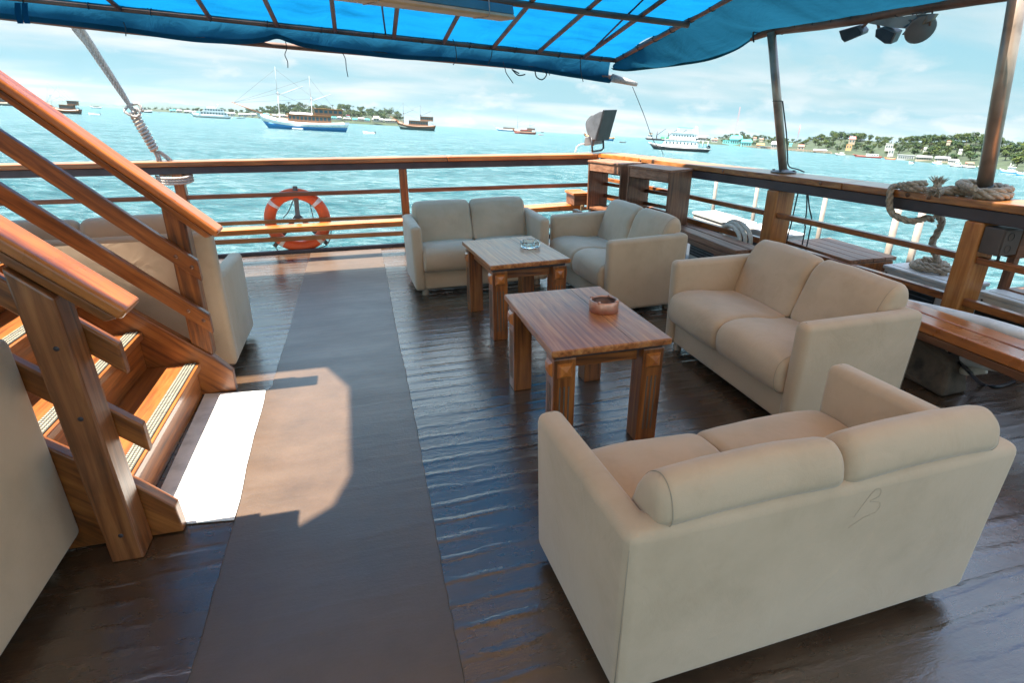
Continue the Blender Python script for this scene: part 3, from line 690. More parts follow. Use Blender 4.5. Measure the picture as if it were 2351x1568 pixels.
    for s_ in (-1, 1):
        a, b_ = (-iw, -.001) if s_ < 0 else (.001, iw)
        cs = cushion('seat_cushion', seat, a, b_, .035, .012)
        cb = cushion('back_cushion', bk, a, b_, .048, .01)
        for cus, prof, ex, ins in ((cs, seat, .022, .001), (cb, bk, .030, .002)):
            pr_ = catmull([Vector((0, p[0], p[1])) for p in prof], 5, True); c = sum(pr_, Vector())/len(pr_)
            e_ = b_-ex if s_ > 0 else a+ex
            q = MB(); loop = [Vector((e_, *((c+(p-c)*(1-ins/max(.02, (p-c).length)))[1:]))) for p in pr_]; loop.append(loop[0])
            q.tube(loop, .0013, 5, 'sofa_stitch', caps=False); q.build('seam', None, cus)
    if feet:
        for fx in (-w+.1, w-.1):
            for fy in (-d+.07, d-.09):
                f = MB(); f.lathe([(.028, 0), (.03, .03), (.025, .06)], (fx, fy, 0), 12, 'foot_plastic'); f.build('foot', None, g)
    return g
sofa('beige sofa at the stern, seen from the front behind the farther table', .989, 5.237, .042, 1.27, .63)
sofa('beige sofa facing left, in front of the open cabinets', 2.085, 4.575, -1.50, 1.24, .70)
sofa('beige sofa facing left beside the table with the copper ashtray', 2.30, 2.70, -1.571, 1.30, .69)
sd = sofa('nearest beige sofa, seen from behind with a faint pencil scribble on its back', 1.185, 1.335, pi+.05, 1.34, .67)
sofa('beige sofa with a taller back behind the stairs, facing the stern', -1.55, 4.0, pi, 1.34, .76, back=.92)
sofa('grey-shaded beige sofa at the lower left corner, only its plain back in view', -1.525, 1.44, -pi/2, 1.34, .67, back=.9)
def scribble():
    b = MB(); back = [o for o in sd.children if o.name.startswith('back_shell')][0]
    pts = [(-.02, 0), (.03, .075), (.06, .08), (.062, .055), (.03, .045), (.075, .03), (.07, .0), (.02, -.012), (-.03, -.035)]
    q = catmull([Vector((-.06-x*.9, .3358, .52+z)) for x, z in pts], 5); b.tube(q, .0005, 4, 'pencil'); b.build('pencil_scribble', None, back)
scribble()

# ------------------------------------------------------------------ coffee tables
def table(label):
    g = thing('coffee_table', label, 'coffee table', (0, 0, 0), 0, 'teak coffee tables', local=True)
    w, d, h = .30, .435, .57
    b = MB(); b.box((0, 0, h-.0165), (w*2, d*2, .033)); tp_ = b.build('tabletop', 'table_top_wood', g, .007, seg=3)
    b = MB(); b.box((.105, 0, h+.0002), (.0022, d*2-.02, .0008), 'seam_thread'); b.build('board_joint', None, tp_)
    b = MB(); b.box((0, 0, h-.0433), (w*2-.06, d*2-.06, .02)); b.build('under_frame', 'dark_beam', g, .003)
    for s in (-1, 1):
        b = MB(); b.box((s*(w-.075), 0, h-.088), (.03, d*2-.28, .065)); b.build('apron', 'red_wood_Y', g, .004)
        b = MB(); b.box((0, s*(d-.085), h-.088), (w*2-.28, .03, .065)); b.build('apron', 'red_wood_X', g, .004)
    for sx in (-1, 1):
        for sy in (-1, 1):
            cx, cy = sx*(w-.075), sy*(d-.085); L = .11
            b = MB(); b.box((cx, cy, (h-.055)/2), (L, L, h-.055)); leg = b.build('leg', 'red_wood_Z', g, .005)
            for ax, sg in ((0, sx), (1, sy)):
                nrm = Vector((sg, 0, 0)) if ax == 0 else Vector((0, sg, 0)); tn = Vector((0, 1, 0)) if ax == 0 else Vector((1, 0, 0))
                c = Vector((cx, cy, 0))+nrm*(L/2); zc = h-.115
                o = [c+tn*a*.037+Vector((0, 0, zc+e*.037)) for a, e in ((-1, -1), (1, -1), (1, 1), (-1, 1))]
                i_ = [c+nrm*.014+tn*a*.026+Vector((0, 0, zc+e*.026)) for a, e in ((-1, -1), (1, -1), (1, 1), (-1, 1))]
                tp = c+nrm*.022+Vector((0, 0, zc))
                q = MB(); q.add(o+i_+[tp], [(0, 1, 5, 4), (1, 2, 6, 5), (2, 3, 7, 6), (3, 0, 4, 7), (4, 5, 8), (5, 6, 8), (6, 7, 8), (7, 4, 8)], 'orange_wood_Z')
                q.build('boss', None, leg); f = MB()
                for a in (-.022, 0, .022):
                    f.box(c+tn*a+nrm*.0006+Vector((0, 0, .22)), (.007 if ax else .0015, .0015 if ax else .007, .30), 'seam_thread')
                f.build('flute', None, leg)
    return g
t2 = table('nearer wooden coffee table, carrying the copper ashtray'); t2.location = (1.045, 2.645, 0); t2.rotation_euler = (0, 0, .01)
t1 = copy_tree(t2); t1.location = (1.07, 4.13, 0); t1.rotation_euler = (0, 0, .075); t1.scale = (1, .93, 1); t1['label'] = 'farther wooden coffee table in front of the stern sofa, carrying the glass ashtray'
def ashtrays():
    g = thing('copper_ashtray', 'round brushed copper ashtray on the nearer table', 'ashtray', (1.19, 2.665, .57))
    b = MB(); c = (1.19, 2.665, .57); seg = 48
    b.lathe([(.0, .0), (.076, 0), (.078, .003), (.078, .058), (.074, .062), (.066, .061), (.0645, .056)], c, seg, 'copper'); b.lathe([(.0645, .056), (.064, .050), (.060, .014), (0, .012)], c, seg, 'copper_dark'); b.build('bowl', None, g)
    for k in range(4):
        a = pi/4+k*pi/2; q = MB(); q.tube([(c[0]+cos(a)*.060, c[1]+sin(a)*.060, c[2]+.0615), (c[0]+cos(a)*.080, c[1]+sin(a)*.080, c[2]+.0605)], .006, 10, 'copper'); q.build('cigarette_notch', None, g)
    q = MB(); q.box((c[0]+.005, c[1]-.01, c[2]+.016), (.03, .022, .003), 'white_plastic', Matrix.Rotation(.5, 3, 'Z')); q.build('paper_label', None, g)
    c = (1.215, 4.17, .57)
    g = thing('glass_ashtray', 'round faceted clear glass ashtray on the farther table', 'ashtray', c)
    b = MB(); rings = []
    prof = [(.0, .001), (.066, .001), (.072, .008), (.076, .042), (.072, .047), (.064, .045), (.058, .014), (.0, .011)]
    seg = 64; vs = []
    for r, z in prof:
        ring = []
        for k in range(seg):
            a = 2*pi*k/seg; rr = r*(1+(.028 if k % 4 < 2 else -.02)*(1 if r > .065 else 0)); ring.append(Vector((c[0]+rr*cos(a), c[1]+rr*sin(a), c[2]+z)))
        rings.append(ring)
    b.loft(rings, 'ashtray_glass', smooth=False, caps=False); b.build('bowl', None, g)
ashtrays()

# ------------------------------------------------------------------ stairs
def stairs():
    g = thing('staircase', 'open varnished wooden staircase with sloping handrails, climbing to the left', 'staircase', (-1.8, 2.75, 0))
    SL = .955; ang = math.atan(SL); dirn = Vector((-1, 0, SL)).normalized(); nrm = Vector((SL, 0, 1)).normalized()
    for i in range(10):
        xn, z = -1.015-.25*i, .212+.22*i
        b = MB(); b.hexa([(xn-.29, 2.163, z-.04), (xn, 2.163, z-.04), (xn, 3.367, z-.04), (xn-.29, 3.367, z-.04), (xn-.29, 2.163, z), (xn, 2.163, z), (xn, 3.367, z), (xn-.29, 3.367, z)])
        tr = b.build('tread', 'tread_wood', g, .006)
        b = MB(); b.box((xn-.036, 2.765, z-.13 if i else (z-.04)/2), (.02, 1.2, .178 if i else z-.042)); b.build('riser', 'red_wood_Y', g, .002)
        b = MB(); b.box((xn-.048, 2.765, z+.0025), (.062, 1.19, .004), 'rubber_grip')
        for r in range(4):
            x = xn-.071+r*.0155
            for k in range(80):
                y = 2.18+k*1.17/79+(.0073 if r % 2 else 0); b.box((x, y, z+.0055), (.008, .0075, .003), 'grip_studs')
        b.build('grip_strip', None, tr)
    # strings
    def string(px_pts, Y, t):
        P = [atY(px, py, Y) for px, py in px_pts]; top = [(p.x, p.z) for p in P]
        x0, z0 = top[0]; up_ = [(x0-2.6, z0+2.6*SL)]
        poly = [(top[-1][0], .004)]+[top[-1]] if top[-1][1] > .02 else []
        poly = [(max(p[0] for p in top), .004)]+top[::-1]+up_+[(up_[0][0], up_[0][1]-.34), (x0-.10-.0, .004)]
        b = MB(); b.prism([Vector((x, Y, z)) for x, z in poly], (0, t, 0)); return b.build('string_board', 'red_wood_D', g, .006)
    string([(97, 1023), (315, 1118), (402, 1165), (419, 1210)], 2.104, .055)
    string([(306, 717), (489, 819), (534, 853), (541, 890)], 3.37, .055)
    # newel posts
    a = atY(15, 609, 2.0); c = atY(131, 673, 2.0); e = atY(263, 1274, 2.0); f = atY(352, 1285, 2.0)
    zt = 1.0
    b = MB(); b.hexa([(-1.058, 1.985, 0), (-.948, 1.985, 0), (-.948, 2.10, 0), (-1.058, 2.10, 0), (-1.072, 1.985, 1.155), (-.962, 1.985, 1.045), (-.962, 2.10, 1.045), (-1.072, 2.10, 1.155)])
    n1 = b.build('newel_post', 'newel_wood', g, .008)
    b = MB(); b.hexa([(-1.044, 3.385, .33), (-.942, 3.385, .235), (-.942, 3.48, .235), (-1.044, 3.48, .33), (-1.03, 3.385, 1.15), (-.93, 3.385, 1.05), (-.93, 3.48, 1.05), (-1.03, 3.48, 1.15)])
    b.build('newel_post', 'red_wood_Z', g, .008)
    # handrails: a broad plank on an under-piece, sloping
    def rail(xe, ze, y0, y1, L, th, nm, mat, under=True, plumb=False):
        E = Vector((xe, 0, ze)); far = E+dirn*L
        q0 = E-nrm*th if not plumb else E-Vector((0, 0, th/cos(ang))); q1 = far-nrm*th
        b = MB(); b.hexa([(q1.x, y0, q1.z), (q0.x, y0, q0.z), (q0.x, y1, q0.z), (q1.x, y1, q1.z), (far.x, y0, far.z), (E.x, y0, E.z), (E.x, y1, E.z), (far.x, y1, far.z)])
        o = b.build(nm, mat, g, .012 if under else .007, seg=3)
        if under:
            E2 = E-nrm*(th+.0006)+dirn*.012; f2 = far-nrm*(th+.0006); q0 = E2-nrm*.036+dirn*.02; q1 = f2-nrm*.036
            b = MB(); b.hexa([(q1.x, y0+.012, q1.z), (q0.x, y0+.012, q0.z), (q0.x, y1-.012, q0.z), (q1.x, y1-.012, q1.z), (f2.x, y0+.006, f2.z), (E2.x, y0+.006, E2.z), (E2.x, y1-.006, E2.z), (f2.x, y1-.006, f2.z)])
            b.build('under_piece', 'red_wood_D', o, .008, seg=3)
        return o
    rail(-.772, .985, 1.985, 2.125, 2.9, .042, 'handrail', 'orange_wood_D')
    rail(-.762, .972, 3.33, 3.465, 2.9, .042, 'handrail', 'orange_wood_D')
    for xe, ze in ((-.875, .832), (-.875, .505)):
        o = rail(xe, ze, 2.104, 2.145, 2.6, .085, 'middle_rail', 'red_wood_D', False, True)
    for xe, ze in ((-.902, .818), (-.905, .509)):
        o = rail(xe, ze, 3.338, 3.381, 2.6, .085, 'middle_rail', 'red_wood_D', False, True)
        for k in (.045, .135):
            q = MB(); c = Vector((xe, 3.337, ze))+dirn*k-Vector((0, 0, .062)); q.lathe([(0, .0), (.011, 0), (.011, .004)], c, 10, 'brown_wood_Z', axis=Matrix.Rotation(-pi/2, 3, 'X')); q.build('wood_plug', None, o)
    for z in (.12, .62, .88): b = MB(); b.lathe([(0, .0), (.009, 0), (.009, .004)], (-1.0, 1.984, z), 10, 'dark_beam', axis=Matrix.Rotation(-pi/2, 3, 'X')); b.build('wood_plug', None, n1)
stairs()

# ------------------------------------------------------------------ awning and roof
YB = 5.9
def za(x, y): return 1.992-.076*(x-2.54)+.2*(YB-y)
def xs(y): return 2.60+.10*(YB-y)
def awning():
    g = thing('awning', 'blue tarpaulin awning lashed over a grid of rusty pipes', 'awning', (0, 4.5, za(0, 4.5)))
    nx, ny = 60, 30; vs = []; fs = []
    for j in range(ny+1):
        y = YB-(YB-3.6)*j/ny
        for i in range(nx+1):
            x = -4.6+(xs(y)+4.6)*i/nx
            sag = .028*abs(sin((x+.3)*6.1))*sin((YB-y)*2.7)-.012+.007*sin(x*17+y*13)+.005*sin(x*31-y*9)
            vs.append((x, y+(.03 if j == 0 else 0), za(x, y)+.024+(sag if j else 0)))
    for j in range(ny):
        for i in range(nx):
            a = j*(nx+1)+i; fs.append((a, a+1, a+nx+2, a+nx+1))
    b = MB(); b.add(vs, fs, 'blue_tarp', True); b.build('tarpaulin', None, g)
    def pipe(nm, pts, r, mat='rusty_pipe', seg=10):
        q = MB(); q.tube(pts, r, seg, mat); return q.build(nm, None, g)
    pipe('edge_pipe', [(-4.6, YB, za(-4.6, YB)), (2.6, YB, za(2.6, YB))], .022)
    pipe('cross_pipe', [(-4.6, 4.75, za(-4.6, 4.75)-.03), (xs(4.75), 4.75, za(xs(4.75), 4.75)-.03)], .024)
    pipe('cross_pipe', [(-4.6, 3.6, za(-4.6, 3.6)-.03), (xs(3.6), 3.6, za(xs(3.6), 3.6)-.03)], .024)
    for px, py, qx, qy in ((278, 24, 247, 0), (483, 45, 453, 0), (637, 62, 607, 0), (770, 75, 762, 5), (904, 82, 912, 23), (1018, 101, 1052, 39), (1131, 113, 1210, 20), (1234, 121, 1337, 36), (1339, 129, 1455, 52)):
        x0 = atY(px, py, YB).x; n = Vector((.076, .2, 1)); p = pl(qx, qy, n, (2.54, YB, 1.972)); dx = (p.x-x0)/(YB-p.y) if p.y < YB-.2 else 0
        dx = max(-.16, min(.1, dx)); q = (x0+dx*2.3, 3.6)
        pipe('purlin', [(x0, YB, za(x0, YB)-.004), (q[0], q[1], za(*q)-.004)], .019)
    pipe('side_pipe', [(xs(y), y, za(xs(y), y)) for y in (YB, 5, 4, 3.4)], .021)
    # loose sticks lying beside some purlins
    for px, py, qx, qy in ((886, 90, 905, 25), (1345, 128, 1470, 50)):
        x0 = atY(px, py, YB).x; pipe('loose_stick', [(x0, YB-.02, za(x0, YB)+.015), (x0-.12, 4.3, za(x0, 4.3)+.015)], .008, 'black_metal', 6)
    # hanging skirt along the stern edge, tied up under a lower pole
    lowpx = [(-160, 24), (0, 41), (151, 57), (302, 75), (400, 90), (483, 98), (559, 100), (606, 96), (636, 88), (664, 97), (710, 110), (820, 124), (907, 134), (980, 138), (1054, 142), (1159, 154), (1234, 164), (1310, 176), (1400, 190)]
    low = [atY(px, py, YB+.03) for px, py in lowpx]; low = catmull(low, 5)
    nr = 8; rings = []
    for i, p in enumerate(low):
        top = Vector((p.x, YB+.015, za(p.x, YB)+.03)); bot = Vector((p.x, YB+.05, p.z)); rg = []
        for k in range(nr+1):
            t = k/nr; q = top.lerp(bot, t); q.y += .030*sin(t*pi)*(1+.5*sin(p.x*5))+.010*sin(p.x*17+t*4)*t; rg.append(q)
        # fold the hem back up inside
        rg.append(bot+Vector((0, -.035, .004))); rg.append(bot+Vector((0, -.05, .035)))
        rings.append(rg)
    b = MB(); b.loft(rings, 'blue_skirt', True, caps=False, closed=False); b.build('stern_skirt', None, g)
    pl_ = [atY(px, py, YB+.09) for px, py in ((-160, 18), (0, 37), (302, 71), (483, 90), (640, 104), (900, 126), (1159, 149), (1410, 178))]
    pipe('lower_pole', pl_, .024)
    tip = [atY(px, py, YB) for px, py in ((1405, 178), (1440, 187), (1462, 193))]
    q = MB(); q.tube(tip, [.040, .028, .020], 12, 'pale_rope')
    for k in range(9):
        c = tip[0].lerp(tip[2], .08+.1*k); q.tube([c+Vector((.002, 0.0, .036-.002*k)), c+Vector((.0, -.036+.002*k, 0)), c+Vector((.0, 0, -.036+.002*k)), c+Vector((0, .036-.002*k, 0)), c+Vector((.002, 0, .036-.002*k))], .004, 5, 'pale_rope')
    q.build('wrapped_pole_end', None, g)
    # skirt along the right side, between the upper side pipe and the sagging lower edge
    sidepx = [(1408, 160), (1440, 163), (1490, 158), (1560, 150), (1630, 138), (1690, 115), (1726, 92), (1771, 68), (1880, 53), (2065, 23), (2245, -6), (2420, -32)]
    # lower edge lies on a surface that swings out from the corner to the posts
    def out(px, py):
        lo, hi = None, None
        A = Vector((2.60, YB, 0)); Bq = Vector((3.36, 4.5, 0)); Cq = Vector((3.72, 2.9, 0))
        for (P, Q) in ((A, Bq), (Bq, Cq), (Cq, Cq+(Cq-Bq))):
            n = Vector((-(Q-P).y, (Q-P).x, 0)); h = pl(px, py, n, P); t = (h-P).dot(Q-P)/(Q-P).length_squared
            if t <= 1.0001: return h
        return h
    lowp = catmull([out(*p) for p in sidepx], 5); rings = []
    for i, p in enumerate(lowp):
        y = min(YB-.0, p.y+.0); ty = max(2.5, YB-(YB-y)*1.02); top = Vector((xs(ty), ty, za(xs(ty), ty)+.03)); rg = []
        for k in range(nr+1):
            t = k/nr; q = top.lerp(p, t); q.z -= .05*sin(t*pi)*(.6+.4*sin(y*6)); q += Vector((.018*sin(y*13+t*5), 0, .012*sin(y*19+t*3)))*sin(t*pi); rg.append(q)
        rg.append(p+Vector((-.03, 0, .02))); rings.append(rg)
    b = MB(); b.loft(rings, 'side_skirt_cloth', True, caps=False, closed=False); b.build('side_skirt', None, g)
    sp = [out(*p) for p in ((1725, 84), (1771, 70), (1884, 57), (1988, 41), (2067, 24), (2160, 10), (2243, -3), (2420, -28))]
    pipe('lower_pipe', sp, .034, 'rusty_pipe', 12)
    for k in range(8):
        c = sp[1].lerp(sp[5], .12*k+.1); q = MB(); q.tube([c+Vector((.0, .006*j, .037*cos(j*pi/4))) + Vector((.037*sin(j*pi/4), 0, 0)) for j in range(9)], .004, 5, 'thin_cord'); q.build('lashing', None, g)
    # ties and dangling strings
    def cord(pxs, Y, r=.004, mat='thin_cord'):
        q = MB(); q.tube(catmull([atY(a, b_, Y) for a, b_ in pxs], 5), r, 5, mat); q.build('tie_cord', None, g)
    cord([(655, 92), (658, 110), (654, 125), (660, 140), (661, 155)], YB+.06)
    cord([(786, 120), (793, 135), (795, 155), (799, 176)], YB+.06)
    cord([(1155, 140), (1160, 158), (1163, 168), (1178, 190)], YB-.03)
    cord([(1175, 158), (1190, 172), (1206, 170)], YB-.03, .006); cord([(1178, 160), (1192, 168)], YB-.03, .006)
    cord([(1228, 160), (1232, 176), (1245, 182), (1255, 170), (1246, 160)], YB-.03, .006); cord([(1258, 162), (1262, 172)], YB-.03)
    cord([(1332, 130), (1334, 165), (1339, 187)], YB-.05); cord([(283, 50), (288, 62), (289, 82)], YB-.05)
    cord([(1038, 85), (1045, 105), (1048, 135), (1040, 148)], YB-.06); cord([(1130, 115), (1127, 132), (1121, 145)], YB-.06)
    for px, py in ((40, 5), (56, 5)):
        q = MB(); P = [atY(px+a, py+b_, YB-.08) for a, b_ in ((0, 0), (1, 25), (7, 48))]; q.loft([[p+Vector((-.02, 0, 0)), p+Vector((.02, 0, 0)), p+Vector((.02, .004, 0)), p+Vector((-.02, .004, 0))] for p in P], 'blue_skirt', False); q.build('tie_strap', None, g)
    cord([(1745, 10), (1735, 50), (1729, 82), (1731, 96)], 4.6, .007)
    for k in range(14):       # lacing round the edge pipe and the side pipe
        x = -3.3+k*.44; q = MB(); q.tube([Vector((x+.03*j/8, YB+.027*sin(j*pi/4), za(x, YB)+.027*cos(j*pi/4))) for j in range(9)], .0035, 5, 'thin_cord'); q.build('lashing', None, g)
    for k in range(7):
        y = 5.7-k*.25; q = MB(); q.tube([Vector((xs(y)+.027*sin(j*pi/4), y+.004*j, za(xs(y), y)+.027*cos(j*pi/4))) for j in range(9)], .0035, 5, 'thin_cord'); q.build('lashing', None, g)
    # unseen fill-light roof with the stair opening follows below
    return g
awning()
def roof():
    ROOFZ = lambda x, y: za(x, 3.35)+.10
    def lift(px, py):          # follow the sun's ray from the lit spot on the deck up to the roof
        p = fl(px, py, 0); t = .0
        for _ in range(12): t = ROOFZ(p.x+SUNV.x/SUNV.z*t, 0); 
        q = p+SUNV/SUNV.z*t; return Vector((q.x, q.y, ROOFZ(q.x, q.y)))
    edge = [lift(*p) for p in ((680, 1212), (762, 1163), (803, 1090), (800, 890), (742, 838), (680, 846))]
    y0, y1 = edge[0].y, edge[-1].y
    hole = [Vector((-4.1, y0, ROOFZ(-4.1, 0)))]+edge+[Vector((-4.1, y1, ROOFZ(-4.1, 0)))]
    X0, X1, Y0, Y1 = -4.7, 3.2, -.75, 3.65
    outer = [Vector((X0, Y0, ROOFZ(X0, 0))), Vector((X1, Y0, ROOFZ(X1, 0))), Vector((X1, 2.5, ROOFZ(X1, 0))), Vector((2.9, Y1, ROOFZ(2.9, 0))), Vector((X0, Y1, ROOFZ(X0, 0)))]
    bm = bmesh.new()
    def loop(ps):
        vs = [bm.verts.new(p) for p in ps]; return [bm.edges.new((vs[i], vs[(i+1) % len(vs)])) for i in range(len(vs))]
    es = loop(outer)+loop(hole)
    slit = [Vector((-3.2, 3.92-.0, 0))]
    bmesh.ops.triangle_fill(bm, edges=es, use_beauty=True)
    ext = bmesh.ops.extrude_face_region(bm, geom=list(bm.faces))
    for v in [e for e in ext['geom'] if isinstance(e, bmesh.types.BMVert)]: v.co.z += .012
    me = bpy.data.meshes.new('fill_roof'); bm.to_mesh(me); bm.free(); me.materials.append(MATS['fill_roof_cloth'])
    o = bpy.data.objects.new('fill_roof', me); COL.objects.link(o)
    tag(o, 'unseen translucent roof giving added fill light to the near deck, with a stair hatch', 'roof')
roof()
def upper_deck():  # unseen slab, widened to shade the lower left of the deck
    z = lambda x: za(x, 3.35)+.07; b = MB(); n = 24; X0, X1 = -4.7, -.4
    for k in range(n):
        a = X0+(X1-X0)*k/n; c = X0+(X1-X0)*(k+1)/n-.006
        b.hexa([(a, -.7, z(a)-.03), (c, -.7, z(c)-.03), (c, 1.80, z(c)-.03), (a, 1.80, z(a)-.03), (a, -.7, z(a)), (c, -.7, z(c)), (c, 1.80, z(c)), (a, 1.80, z(a))])
    tag(b.build('upper_deck', 'brown_wood_Y'), 'unseen upper deck planks, where the stairs lead, placed to darken the near left corner', 'deck')
upper_deck()
def bounce_planking():       # unseen teak reflector put in to warm the near sofa's back
    b = MB(); n = 60; rnd = random.Random(4)
    for k in range(n):
        a = -4.55+8.5*k/n; c = a+8.5/n-.008; b.hexa([(a, -4.45, .0005), (c, -4.45, .0005), (c, -.55, .0005), (a, -.55, .0005), (a, -4.45, .006), (c, -4.45, .006), (c, -.55, .006), (a, -.55, .006)])
    tag(b.build('bounce_planking', 'bounce_teak'), 'added teak sheet behind the camera that bounces warm light onto the near sofa', kind='structure')
wood('bounce_teak', (.30, .18, .09), (.46, .29, .155), (.56, .37, .21), 'Y', .6, .0)
bounce_planking()

# ------------------------------------------------------------------ poles, lamps, wires
def pole(label, foot, top, r, flange=True):
    g = thing('support_pole', label, 'pole', foot, 0, 'steel poles that carry the awning')
    b = MB(); b.tube([Vector(foot), Vector(top)], r, 20, 'steel'); b.build('shaft', None, g)
    b = MB()
    if flange:
        b.lathe([(0, .004), (.105, .004), (.105, .014), (r+.006, .02), (r+.004, .03)], foot, 20, 'grey_metal')
        for k in range(4): b.lathe([(.0, .026), (.012, .026), (.012, .012)], Vector(foot)+Vector((.085*cos(.6+k*pi/2), .085*sin(.6+k*pi/2), 0)), 8, 'black_metal')
        b.build('flange', None, g)
    return g
f1 = atY(1806, 392, 4.5); f1 = Vector((side_x(4.42)+.165, 4.42, 1.021)); t1_ = atY(1771, 72, 4.5)
p1 = pole('slim steel pole on a flange on the side rail, the farther of the two poles', f1, (t1_.x, 4.5, t1_.z), .034)
q = MB(); c = Vector(f1).lerp(Vector((t1_.x, 4.5, t1_.z)), .53)
q.tube([c+Vector((.037*cos(a), .037*sin(a), 0)) for a in [2*pi*k/14 for k in range(15)]], .003, 5, 'thin_cord'); q.build('wire_loop', None, p1)
w_ = MB(); ft, tt = Vector(f1), Vector((t1_.x, 4.5, t1_.z)); w_.tube(catmull([ft.lerp(tt, k)+Vector((.042+o_, -.012, 0)) for k, o_ in ((.53, 0), (.42, .006), (.28, .012), (.14, .006), (.05, .01))]+[ft+Vector((.10, -.05, .03)), ft+Vector((.15, -.08, .008))], 6), .006, 6, 'thin_cord'); w_.build('cable', None, p1)
f2 = Vector((side_x(2.88)+.165, 2.88, 1.02)); t2_ = atY(2336, 0, 2.78); top2 = f2+(Vector((t2_.x, 2.78, t2_.z))-f2)*1.12
p2 = pole('thick steel pole on the side rail with rope round its foot, at the right edge', f2, top2, .044, False)
q = MB(); dd = (top2-f2).normalized(); q.tube([f2+dd*.055, f2+dd*.085], .047, 20, 'black_tape'); q.build('tape_band', None, p2)

def floodlight_corner():
    c = Vector((2.87, 6.99, 1.034)); g = thing('floodlight', 'ribbed grey floodlight on the rail at the stern corner, tilted up', 'floodlight', c)
    R = Matrix.Rotation(radians(-52), 3, 'Z')
    P = lambda x, z, y=0.: c+R @ Vector((x, y, 0))+Vector((0, 0, z))
    b = MB(); prof = [(.085, .14), (.155, .36), (.175, .475), (.14, .475), (.02, .42), (-.045, .355), (-.055, .29), (-.02, .20), (.03, .135)]
    W = .15
    b.prism([P(x, z, -W) for x, z in prof], R @ Vector((0, 2*W, 0)), 'lamp_grey')
    sh = b.build('lamp_housing', None, g, .012)
    for k in range(9):
        q = MB(); y = -W+.02+k*(2*W-.04)/8
        q.tube(catmull([P(x, z, y) for x, z in ((.02, .427), (-.052, .36), (-.062, .29), (-.027, .20))], 5), .006, 5, 'grey_metal'); q.build('cooling_rib', None, sh)
    b = MB(); b.prism([P(.088, .135, -W-.012), P(.178, .485, -W-.012), P(.196, .48, -W-.012), P(.106, .13, -W-.012)], R @ Vector((0, 2*W+.024, 0)), 'black_metal'); b.build('front_frame', None, g, .004)
    b = MB(); b.prism([P(x, z, -.11) for x, z in ((-.09, .07), (.045, .085), (.05, .185), (-.085, .175))], R @ Vector((0, .22, 0)), 'grey_metal'); bx = b.build('gear_box', None, g, .01)
    for k in range(7):
        q = MB(); y = -.095+k*.19/6; q.tube([P(-.094, .072, y), P(-.088, .172, y)], .005, 5, 'lamp_grey'); q.build('cooling_rib', None, bx)
    b = MB(); b.tube([P(.03, .17, -.14), P(.045, .03, -.14), P(.03, .006, -.11), P(.02, .004, 0), P(.03, .006, .11), P(.045, .03, .14), P(.03, .17, .14)], .012, 8, 'black_metal'); b.build('bracket', None, g)
    b = MB(); b.tube(catmull([P(.0, .07, -.02), P(-.04, .09, -.05), P(-.12, .09, -.1), P(-.17, .06, -.14), P(-.18, .0, -.16)], 6), .007, 6, 'white_plastic'); b.build('cable', None, g)
floodlight_corner()
def awning_lamps():
    plate = thing('lamp_bracket', 'flat bracket plate under the right awning pipe holding the lamps', 'bracket', atX(2040, 55, 3.52))
    P = [atX(px, py, 3.52) for px, py in ((1990, 52), (2045, 62), (2095, 66), (2140, 44), (2150, 30), (2120, 30), (2010, 46))]
    b = MB(); b.prism(P, (.02, 0, 0), 'steel'); b.build('plate', None, plate)
    def lamp(label, pts, ax, X, thick):
        Q = [atX(a, b_, X) for a, b_ in pts]; c = sum(Q, Vector())/len(Q); g = thing('awning_lamp', label, 'lamp', c, 0, 'lamps under the right edge of the awning')
        b = MB(); b.prism(Q, (thick, .02, .02), 'lamp_grey'); h = b.build('lamp_head', None, g, .006)
        q = MB(); q.prism([c+(p-c)*.86+Vector((-.004, 0, 0)) for p in Q], (.006, 0, 0), 'black_metal'); q.build('glass_front', None, h)
        q = MB(); q.tube(catmull([atX(a, b_, X+.03) for a, b_ in ax], 4), .010, 7, 'rusty_pipe'); q.build('arm', None, g)
    lamp('squarish dark floodlight under the awning pipe, the left one of two tilted heads', ((1925, 70), (1970, 58), (1981, 72), (1978, 80), (1938, 97), (1931, 90)), ((1975, 66), (1990, 52), (1998, 42)), 3.5, .07)
    lamp('squarish dark floodlight under the awning pipe, the right one of two tilted heads', ((2010, 66), (2028, 61), (2058, 74), (2045, 101), (2030, 100), (2008, 84)), ((2018, 66), (2016, 55), (2012, 44)), 3.5, .07)
    c = atX(2110, 62, 3.55); g = thing('awning_lamp', 'round finned lamp in a yoke under the right awning pipe', 'lamp', c, 0, 'lamps under the right edge of the awning')
    ax = Vector((.35, .75, .45)).normalized(); Rm = ax.to_track_quat('Z', 'Y').to_matrix()
    b = MB(); b.lathe([(0, .06), (.035, .06), (.05, .025), (.082, -.015), (.088, -.032), (.08, -.04), (0, -.04)], c, 24, 'lamp_grey', axis=Rm); h = b.build('lamp_head', None, g)
    for k in range(12):
        a = 2*pi*k/12; q = MB(); u = Rm @ Vector((cos(a), sin(a), 0)); q.beam(c+u*.044+ax*.04, c+u*.082+ax*.0, .006, .022, 'lamp_grey', ax); q.build('fin', None, h)
    b = MB(); b.tube([c+Vector((0, -.075, 0)), c+Vector((0, -.07, .08)), c+Vector((0, .07, .085)), c+Vector((0, .075, 0))], .007, 6, 'rusty_pipe'); b.build('yoke', None, g)
awning_lamps()
